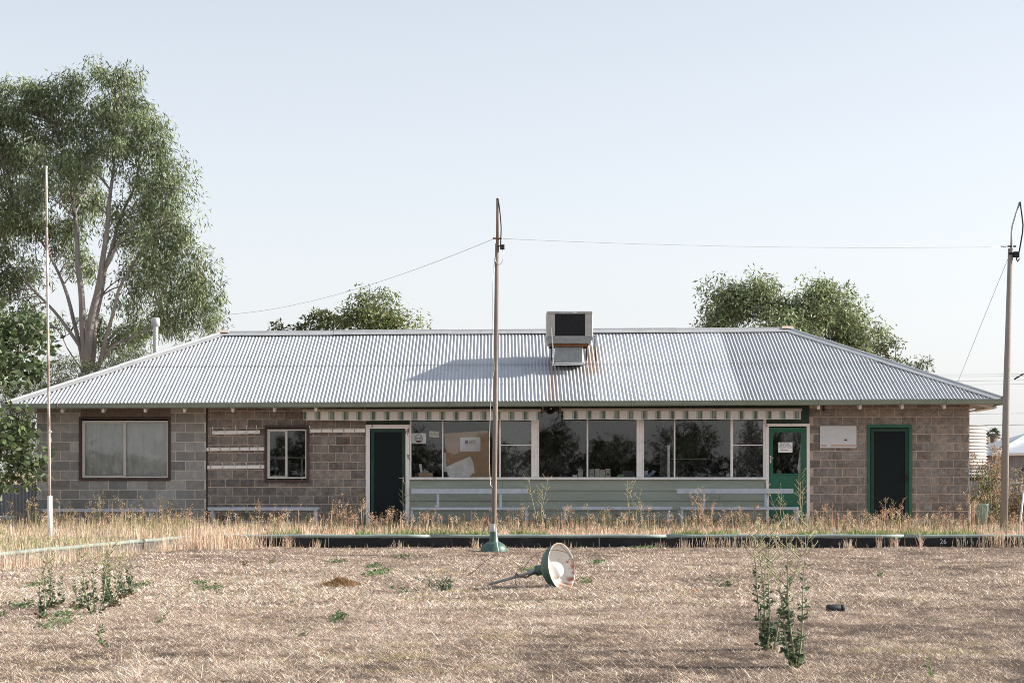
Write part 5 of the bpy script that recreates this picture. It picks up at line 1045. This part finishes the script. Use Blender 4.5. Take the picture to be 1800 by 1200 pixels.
mb = MB(); zt = Z(849, Y); n = 40; mb.lathe([(1.3+.012*math.cos(2*math.pi*i/6), VZ+(zt-VZ)*i/60) for i in range(61)], 64, Matrix.Translation((X(1770, Y)+1.35, Y, 0))); mb.build('shell', M_['iron'], sh2)
mb = MB(); mb.lathe([(0, zt+.05), (1.2, zt+.02), (1.34, zt+.015), (1.34, zt-.02), (1.31, zt-.02)], 64, Matrix.Translation((X(1770, Y)+1.35, Y, 0))); mb.build('rim', M_['steel'], sh2)
# left: iron fence under the fig
Y = 37.6; fe = empty('iron_fence', (X(0, Y), Y, VZ), 'grey corrugated iron fence panel in the shade left of the clubhouse', 'fence')
mb = MB(); n = 220; x0, x1 = X(-260, Y), X(64.5, Y); v = []
for i in range(n+1): x = x0+(x1-x0)*i/n; yy = Y+.009*math.cos(x/.0762*2*math.pi); v += [(x, yy, VZ), (x, yy, Z(851, Y))]
mb.add(v, [(2*i, 2*i+2, 2*i+3, 2*i+1) for i in range(n)], smooth=True); mb.build('sheeting', M_['iron'], fe)
mb = MB(); mb.box(x0, x1, Y+.03, Y+.08, Z(856, Y), Z(851, Y)); mb.box(x1-.08, x1, Y+.03, Y+.1, VZ, Z(856, Y)-.001); mb.build('rail', M_['darkwood'], fe)

# ------------------------------------------------------------------ trees
def crown(blobs, Y, leaf_len, leaf_w, col, per, nclump, droop=0.0, csize=0.45, jit=.25, depth=1.0, tw=None, hang=0.0, shell=.55):
    """blobs in photo pixels (px, py, rx, ry, dy): returns leaf arrays and clump centres"""
    parts = []; cents = []
    for (bx_, by_, brx, bry, dy) in blobs:
        Yb = Y+dy; s = Yb/F; c = np.array([X(bx_, Yb), Yb, Z(by_, Yb)]); ra = np.array([brx*s, (brx+bry)/2*s*depth, bry*s])
        n = max(3, int(nclump*ra[0]*ra[2])); u = unit(rng.normal(size=(n, 3))); r = rng.random((n, 1))**shell; q = c+u*r*ra; cents.append(q)
        k = np.repeat(q, per, 0); m = len(k); off = rng.normal(size=(m, 3)); off = unit(off)*np.minimum(np.linalg.norm(off, axis=1, keepdims=True), 1.7)*csize*np.array([1, 1, .75])*rng.uniform(.5, 1.35, (n, 1)).repeat(per, 0)
        off[:, 2] -= np.minimum(np.abs(rng.normal(0, hang, m)), 1.6*hang); P = k+off
        D = rng.normal(size=(m, 3))+unit(off+1e-6)*.6; D[:, 2] -= droop
        cc = jcol(col, m, jit); bright = (1+rng.normal(0, .24, (n, 1))).repeat(per, 0); cc = np.clip(cc*bright, .004, 1)
        parts.append(leaves(P, D, leaf_len*rng.uniform(.6, 1.35, m), leaf_w*rng.uniform(.7, 1.3, m), cc, .06))
    return merge(parts), np.concatenate(cents)
SK = 0.52
def limbs(root, stems, Y, m, name='trunk'):
    mb = MB(); pts_all = []
    for (pts, r0, r1) in stems:
        n = len(pts); P = []
        for i in range(n-1):
            for k in range(4):
                t = k/4; a_, b_ = pts[i], pts[i+1]; q = [a_[j]+(b_[j]-a_[j])*t for j in range(3)]; P.append(q)
        P.append(list(pts[-1])); W = [Vector((X(q[0]+1.5*math.sin(i*1.3), Y+q[2]), Y+q[2], Z(q[1], Y+q[2]))) for i, q in enumerate(P)]
        W = [W[0]]+[(W[i-1]+W[i]*2+W[i+1])/4 for i in range(1, len(W)-1)]+[W[-1]]
        mb.tube(W, [(r0+(r1-r0)*i/(len(W)-1))*SK for i in range(len(W))], 9); pts_all += W
    mb.build(name, m, root); return pts_all
def twigs(root, nodes, cents, m, frac, rad=.018, name='branches', maxd=3.5):
    mb = MB(); N = np.array([tuple(p) for p in nodes])
    for c in cents[rng.random(len(cents)) < frac]:
        d = np.linalg.norm(N-c+np.array([0, 0, .6]), axis=1); i = int(np.argmin(d))
        if d[i] > maxd or d[i] < .15: continue
        a_ = Vector(N[i]); b_ = Vector(c); mid = a_.lerp(b_, .5)+Vector((0, 0, .12*d[i])); mb.tube([a_, a_.lerp(mid, .5)+Vector((0, 0, .03)), mid, b_], [rad*1.3, rad, rad*.7, rad*.35], 5)
    if mb.v: mb.build(name, m, root)

def tree(name, label, cat, base, blobs, Y, stems, ll, lw, col, per, ncl, bark='bark', **k):
    fr = k.pop('frac', .5); tr = k.pop('trad', .018)
    root = empty(name, (X(base, Y), Y, VZ), label, cat)
    nodes = limbs(root, stems, Y, M_[bark]); (V, Q, K), ce = crown(blobs, Y, ll, lw, col, per, ncl, **k)
    fast('crown', V, Q, K, M_['leaf'], root); twigs(root, nodes, ce, M_['bark' if bark == 'bark' else 'twig'], fr, tr); return root

# the big gum
gum_blobs = [(205, 175, 62, 68, 0), (160, 240, 60, 70, .5), (245, 250, 60, 75, -.5), (85, 190, 62, 62, .5), (30, 250, 70, 80, 1), (95, 300, 70, 60, -.6), (-30, 220, 60, 70, 1), (280, 320, 55, 70, -.6), (300, 420, 62, 70, -.8), (235, 380, 60, 55, .2), (340, 480, 42, 50, -.6), (255, 500, 55, 55, .8),
             (310, 550, 62, 42, 0), (365, 520, 32, 30, 0), (370, 560, 26, 22, .2), (40, 370, 60, 60, .8), (-30, 380, 60, 90, 1.4), (115, 400, 38, 50, 1.2), (25, 470, 62, 50, 1), (60, 560, 48, 42, 1.2), (-20, 560, 60, 60, .8), (160, 340, 50, 42, 1.5), (150, 460, 26, 36, 1.8), (215, 590, 40, 28, .6), (250, 560, 30, 40, 1.5), (170, 570, 26, 30, 1.4), (120, 140, 34, 26, 0), (70, 145, 36, 24, 0), (10, 165, 36, 30, .5), (225, 125, 26, 22, 0), (175, 115, 16, 10, .0)]
g0 = (150, 655, 0)
gum_stems = [([(152, 920, 0), (150, 760, 0), (148, 655, 0)], .34, .30), ([g0, (146, 560, 0), (138, 470, 0), (132, 380, .2), (122, 300, .4), (100, 220, .4)], .22, .03), ([(152, 640, 0), (160, 560, -.2), (180, 470, -.4), (190, 380, -.5), (200, 290, -.4), (205, 180, -.2)], .24, .03), ([(160, 650, 0), (168, 560, .2), (184, 480, .3), (205, 400, .2), (240, 320, 0), (250, 250, 0)], .17, .03),
             ([(146, 640, 0), (130, 560, .3), (105, 480, .6), (70, 420, .8), (30, 380, 1)], .13, .03), ([(150, 625, .1), (115, 570, .4), (70, 520, .7), (20, 470, 1), (-20, 430, 1.2)], .11, .03), ([(170, 650, 0), (188, 590, -.3), (208, 510, -.5), (235, 460, -.6), (280, 400, -.7), (300, 340, -.6)], .12, .02), ([(175, 640, 0), (200, 605, -.2), (240, 590, -.2), (300, 560, -.1), (350, 540, 0)], .09, .02),
             ([(186, 470, -.4), (208, 430, -.5), (225, 410, -.4), (250, 380, -.3)], .09, .03), ([(148, 660, .2), (118, 610, .3), (100, 577, .4)], .05, .02), ([(160, 690, 0), (175, 640, .1), (190, 600, .2)], .16, .1)]
tree('gum_tree', 'huge spreading gum tree with pale bare limbs rising behind the left roof', 'tree', 150, gum_blobs, 48, gum_stems, .155, .030, (.195, .24, .125), 125, 34, droop=1.6, csize=.23, hang=.20, frac=.35, trad=.02, jit=.3, depth=.9, shell=.5)
# big-leaved fig at the left edge
tree('fig_tree', 'dark big-leaved fig tree overhanging the left end of the clubhouse', 'tree', -40, [(14, 780, 48, 50, -.4), (-40, 735, 48, 34, 0), (54, 830, 28, 24, -.6), (5, 835, 40, 18, -.4), (0, 650, 70, 50, 2.2), (45, 600, 50, 52, 2.8), (-20, 590, 60, 60, 2.6), (66, 795, 12, 26, -.7), (70, 640, 30, 30, 3), (30, 750, 34, 18, -.3)], 35.0,
     [([(-60, 930, .4), (-50, 850, .4), (-30, 780, .2), (10, 740, 0), (40, 770, -.2)], .16, .03), ([(-50, 850, .4), (-40, 720, 1.2), (-10, 640, 2), (30, 600, 2.6)], .13, .03), ([(-30, 800, .2), (10, 810, -.2), (50, 830, -.5)], .07, .02), ([(-20, 640, 2.2), (20, 630, 2.4), (60, 610, 2.8)], .05, .02)],
     .17, .10, (.11, .145, .065), 32, 42, bark='twig', droop=.35, csize=.20, frac=.4, trad=.014, shell=.45, jit=.25)
# olive feathery bush behind the left hip
tree('pepper_bush', 'feathery olive green bush between the gum tree and the left hip', 'bush', 130, [(60, 690, 60, 42, 0), (120, 660, 55, 40, .3), (185, 650, 48, 30, .3), (20, 740, 50, 60, 0), (230, 625, 34, 22, .6), (150, 700, 80, 50, 1), (45, 800, 26, 60, .3)], 43, [([(120, 900, 0), (110, 780, 0), (80, 700, 0)], .12, .03), ([(115, 800, 0), (160, 720, .3), (190, 660, .3)], .1, .02), ([(100, 760, 0), (60, 730, 0), (30, 760, 0)], .05, .02)],
     .085, .020, (.125, .15, .078), 120, 60, bark='twig', droop=.8, csize=.19, hang=.08, frac=.4, trad=.012)
# trees over the ridge
tree('ridge_tree', 'round pale green tree top showing above the ridge left of the pole', 'tree', 655, [(650, 548, 42, 34, 0), (690, 562, 40, 24, 0), (618, 560, 26, 24, 0), (672, 520, 18, 14, 0), (640, 515, 14, 10, 0), (725, 568, 18, 12, 0), (650, 620, 80, 50, 0)], 58, [([(655, 900, 0), (655, 700, 0), (652, 560, 0)], .2, .05), ([(655, 640, 0), (690, 580, 0)], .08, .03)],
     .15, .050, (.18, .215, .09), 75, 46, bark='twig', droop=.8, csize=.28, hang=.1)
tree('low_ridge_tree', 'low ragged tree top above the ridge left of the round one', 'tree', 570, [(585, 572, 22, 16, 0), (560, 574, 22, 12, 0), (525, 575, 12, 9, 0), (540, 566, 6, 10, 0), (572, 556, 7, 6, 0), (557, 557, 4, 6, 0), (560, 620, 60, 40, 0), (605, 566, 16, 18, 0), (488, 578, 5, 5, 0)], 59, [([(570, 900, 0), (572, 700, 0), (575, 580, 0)], .14, .04)],
     .15, .06, (.14, .165, .072), 44, 50, bark='twig', droop=.6, csize=.16)
tree('dense_tree', 'large dense dark green tree behind the right half of the roof', 'tree', 1400, [(1328, 522, 44, 38, 0), (1275, 545, 34, 44, .4), (1436, 534, 50, 42, -.4), (1470, 555, 48, 45, 0), (1390, 570, 70, 36, -1), (1386, 545, 34, 38, .3), (1500, 600, 40, 40, 0), (1445, 503, 26, 16, 0), (1335, 492, 20, 14, 0), (1300, 520, 30, 20, 0), (1255, 570, 22, 20, 0), (1530, 590, 18, 26, .2), (1400, 650, 140, 60, 0), (1268, 505, 8, 10, 0)], 50,
     [([(1400, 920, 0), (1400, 760, 0), (1380, 640, 0), (1340, 540, 0)], .3, .05), ([(1400, 760, 0), (1430, 640, 0), (1450, 550, 0)], .2, .05), ([(1400, 720, 0), (1480, 640, 0), (1520, 600, 0)], .12, .04)], .14, .040, (.21, .25, .12), 120, 50, bark='twig', droop=1.0, csize=.27, hang=.12, jit=.28, shell=.4, frac=.3)
tree('sapling', 'sparse small tree with bare twigs at the end of the right hip', 'tree', 1575, [(1570, 630, 22, 16, 0), (1615, 638, 14, 15, 0), (1600, 650, 22, 12, 0), (1550, 612, 9, 12, 0), (1585, 650, 50, 14, 0), (1570, 606, 10, 10, 0)], 48, [([(1575, 920, 0), (1580, 720, 0), (1570, 640, 0), (1545, 606, 0)], .1, .02), ([(1578, 690, 0), (1575, 620, 0), (1568, 592, 0)], .04, .006), ([(1575, 640, 0), (1588, 612, 0), (1592, 596, 0)], .02, .005), ([(1580, 690, 0), (1610, 650, 0), (1625, 625, 0)], .04, .01)],
     .11, .036, (.12, .14, .065), 50, 60, bark='twig', csize=.15, frac=.8, trad=.010, droop=.5)
# shrubs at the right corner
def shrub(name, label, blobs, Y, col, ll, lw, per, ncl, stalk=(0.40, .28, .18), ns=60, base=None, spreadx=None):
    root = empty(name, (X(blobs[0][0], Y), Y, VZ), label, 'shrub'); (V, Q, K), ce = crown(blobs, Y, ll, lw, col, per, ncl, csize=.10, droop=-.3, shell=.4, jit=.35)
    fast('foliage', V, Q, K, M_['leaf'], root); mb = MB()
    for c in ce[rng.random(len(ce)) < ns/max(len(ce), 1)]:
        b_ = Vector((c[0]*1.0+rng.normal(0, .12), c[1], VZ)); cc = Vector(c)+Vector((rng.normal(0, .05), 0, .08)); mb.tube([b_, b_.lerp(cc, .5)+Vector((rng.normal(0, .05), 0, 0)), cc], [.008, .006, .003], 4)
    mb.build('stems', mat_stem(stalk), root)
shrub('dry_shrub', 'tall russet dry shrub in front of the water tank', [(1750, 800, 20, 26, 1.0), (1735, 830, 24, 30, 0), (1760, 850, 28, 34, 0), (1740, 875, 28, 34, 0), (1715, 815, 12, 16, .3)], 39.3, (.30, .20, .115), .045, .018, 50, 130, ns=150)
shrub('green_shrub', 'leafy green shrub around the bin right of the clubhouse', [(1738, 850, 20, 34, 0), (1718, 870, 14, 30, 0), (1755, 895, 30, 34, 0), (1745, 920, 34, 20, -.2)], 38.6, (.10, .135, .055), .05, .022, 50, 120, ns=90, stalk=(.25, .22, .13))
shrub('edge_shrub', 'tangled brown and green shrub behind the white sign post', [(1790, 890, 30, 36, 0), (1820, 880, 40, 50, 0), (1800, 830, 30, 16, .6), (1775, 910, 18, 30, 0), (1790, 930, 40, 14, -.3)], 38.0, (.20, .165, .09), .05, .020, 50, 120, ns=120)
shrub('corner_shrub', 'dark green shrub added to darken the gap between the iron fence and the left wall', [(54, 890, 9, 34, 0.3), (50, 905, 12, 22, .4), (56, 860, 6, 24, .4)], 37.9, (.035, .05, .025), .06, .035, 50, 170, ns=20)  # added to hide bright ground in the gap; leaves coloured very dark
# palms and far trees
def palm(px, py, Y, rpx, label, nf=22):
    root = empty('palm_tree', (X(px, Y), Y, VZ), label, 'palm tree', 'distant palms at the right'); c = Vector((X(px, Y), Y, Z(py, Y))); s = rpx*Y/F
    mb = MB(); mb.tube([(c.x, Y, VZ), (c.x+.1, Y, (VZ+c.z)/2), c], [.3, .24, .22], 10); mb.build('trunk', M_['twig'], root); parts = []
    for k in range(nf):
        az = rng.uniform(0, 6.28); el = rng.uniform(-.5, 1.3); d = Vector((math.cos(az)*math.cos(el), math.sin(az)*math.cos(el), math.sin(el)))
        col = (.075, .10, .05) if el > -.1 else (.22, .15, .09); m = 26
        t = rng.uniform(.45, 1, m); sag = np.array([0, 0, -.25*s])*(t**2)[:, None]; P = np.array(c)+np.array(d)*s*t[:, None]*.6+sag; fan = rng.normal(0, .35, (m, 3))
        parts.append(leaves(P, np.array(d)+fan+np.array([0, 0, -.3]), s*.45, s*.05, jcol(col, m, .2))); parts.append(leaves(np.array([c]), np.array([d]), s*.7, s*.04, jcol(col, 1)))
    V, Q, K = merge(parts); fast('fronds', V, Q, K, M_['leaf'], root)
palm(1744, 762, 80, 17, 'tallest distant palm right of the water tank'); palm(1731, 768, 78, 12, 'second palm half hidden behind the water tank')
palm(1783, 781, 110, 8, 'tiny far palm above the neighbouring roof', 14); palm(1774, 785, 108, 8, 'tiny far palm left of the pole above the neighbouring roof', 14)
tree('far_tree', 'distant dull green tree below the palms', 'tree', 1755, [(1755, 795, 16, 20, 0), (1770, 790, 10, 14, 0), (1740, 800, 14, 18, 0)], 75, [([(1755, 860, 0), (1755, 800, 0)], .15, .05)], .25, .09, (.10, .12, .065), 26, 6, bark='twig', csize=.3)

# trees and a hedge behind the camera, mirrored in the panes
mirrored = [(-9, -95, 5.6, 3.2, 'spreading dark pine behind the photographer mirrored in the left panes'), (-1.5, -90, 4.6, 2.6, 'round dark tree behind the photographer mirrored near the lamp pole'), (5, -96, 6.2, 2.4, 'tallest dark pine behind the photographer'), (10.5, -92, 4.6, 3.0, 'low broad tree behind the photographer right of the tall pine'),
            (18, -95, 6.4, 3.4, 'umbrella shaped pine behind the photographer mirrored left of the green door'), (26, -92, 6.8, 3.6, 'dense pine behind the photographer at the far right'), (-18, -95, 6.0, 4.0, 'dark tree behind the photographer at the far left')]
for i, (x, y, h, w_, lb) in enumerate(mirrored):
    root = empty('pine_tree', (x, y, 0), lb, 'tree', 'trees behind the camera seen only as reflections'); mb = MB(); mb.tube([(x, y, -.05), (x+.1, y, h*.5), (x, y, h*.8)], [.2, .15, .06], 8); mb.build('trunk', M_['twig'], root)
    n = 70; u = unit(rng.normal(size=(n, 3)))*rng.random((n, 1))**.4; q = np.array([x, y, h*.58])+u*np.array([w_, w_, h*.42]); q = np.repeat(q, 60, 0)+rng.normal(0, .33, (n*60, 3))
    V, Q, K = leaves(q, rng.normal(size=q.shape), .32, .14, jcol((.06, .075, .04), len(q), .25)); fast('crown', V, Q, K, M_['leaf'], root)
hx = rng.uniform(-50, 60, 16000); q = np.stack([hx, rng.normal(-92, 1, 16000), rng.uniform(0, 1, 16000)*(2.3+1.3*gnoise(hx+90, hx*0, 3.0, 31))], 1)
V, Q, K = leaves(q, rng.normal(size=q.shape), .5, .28, jcol((.06, .075, .04), len(q), .25)); tag(fast('scrub', V, Q, K, M_['leaf']), 'dark continuous scrub along the far side of the green behind the camera', 'scrub', kind='stuff')
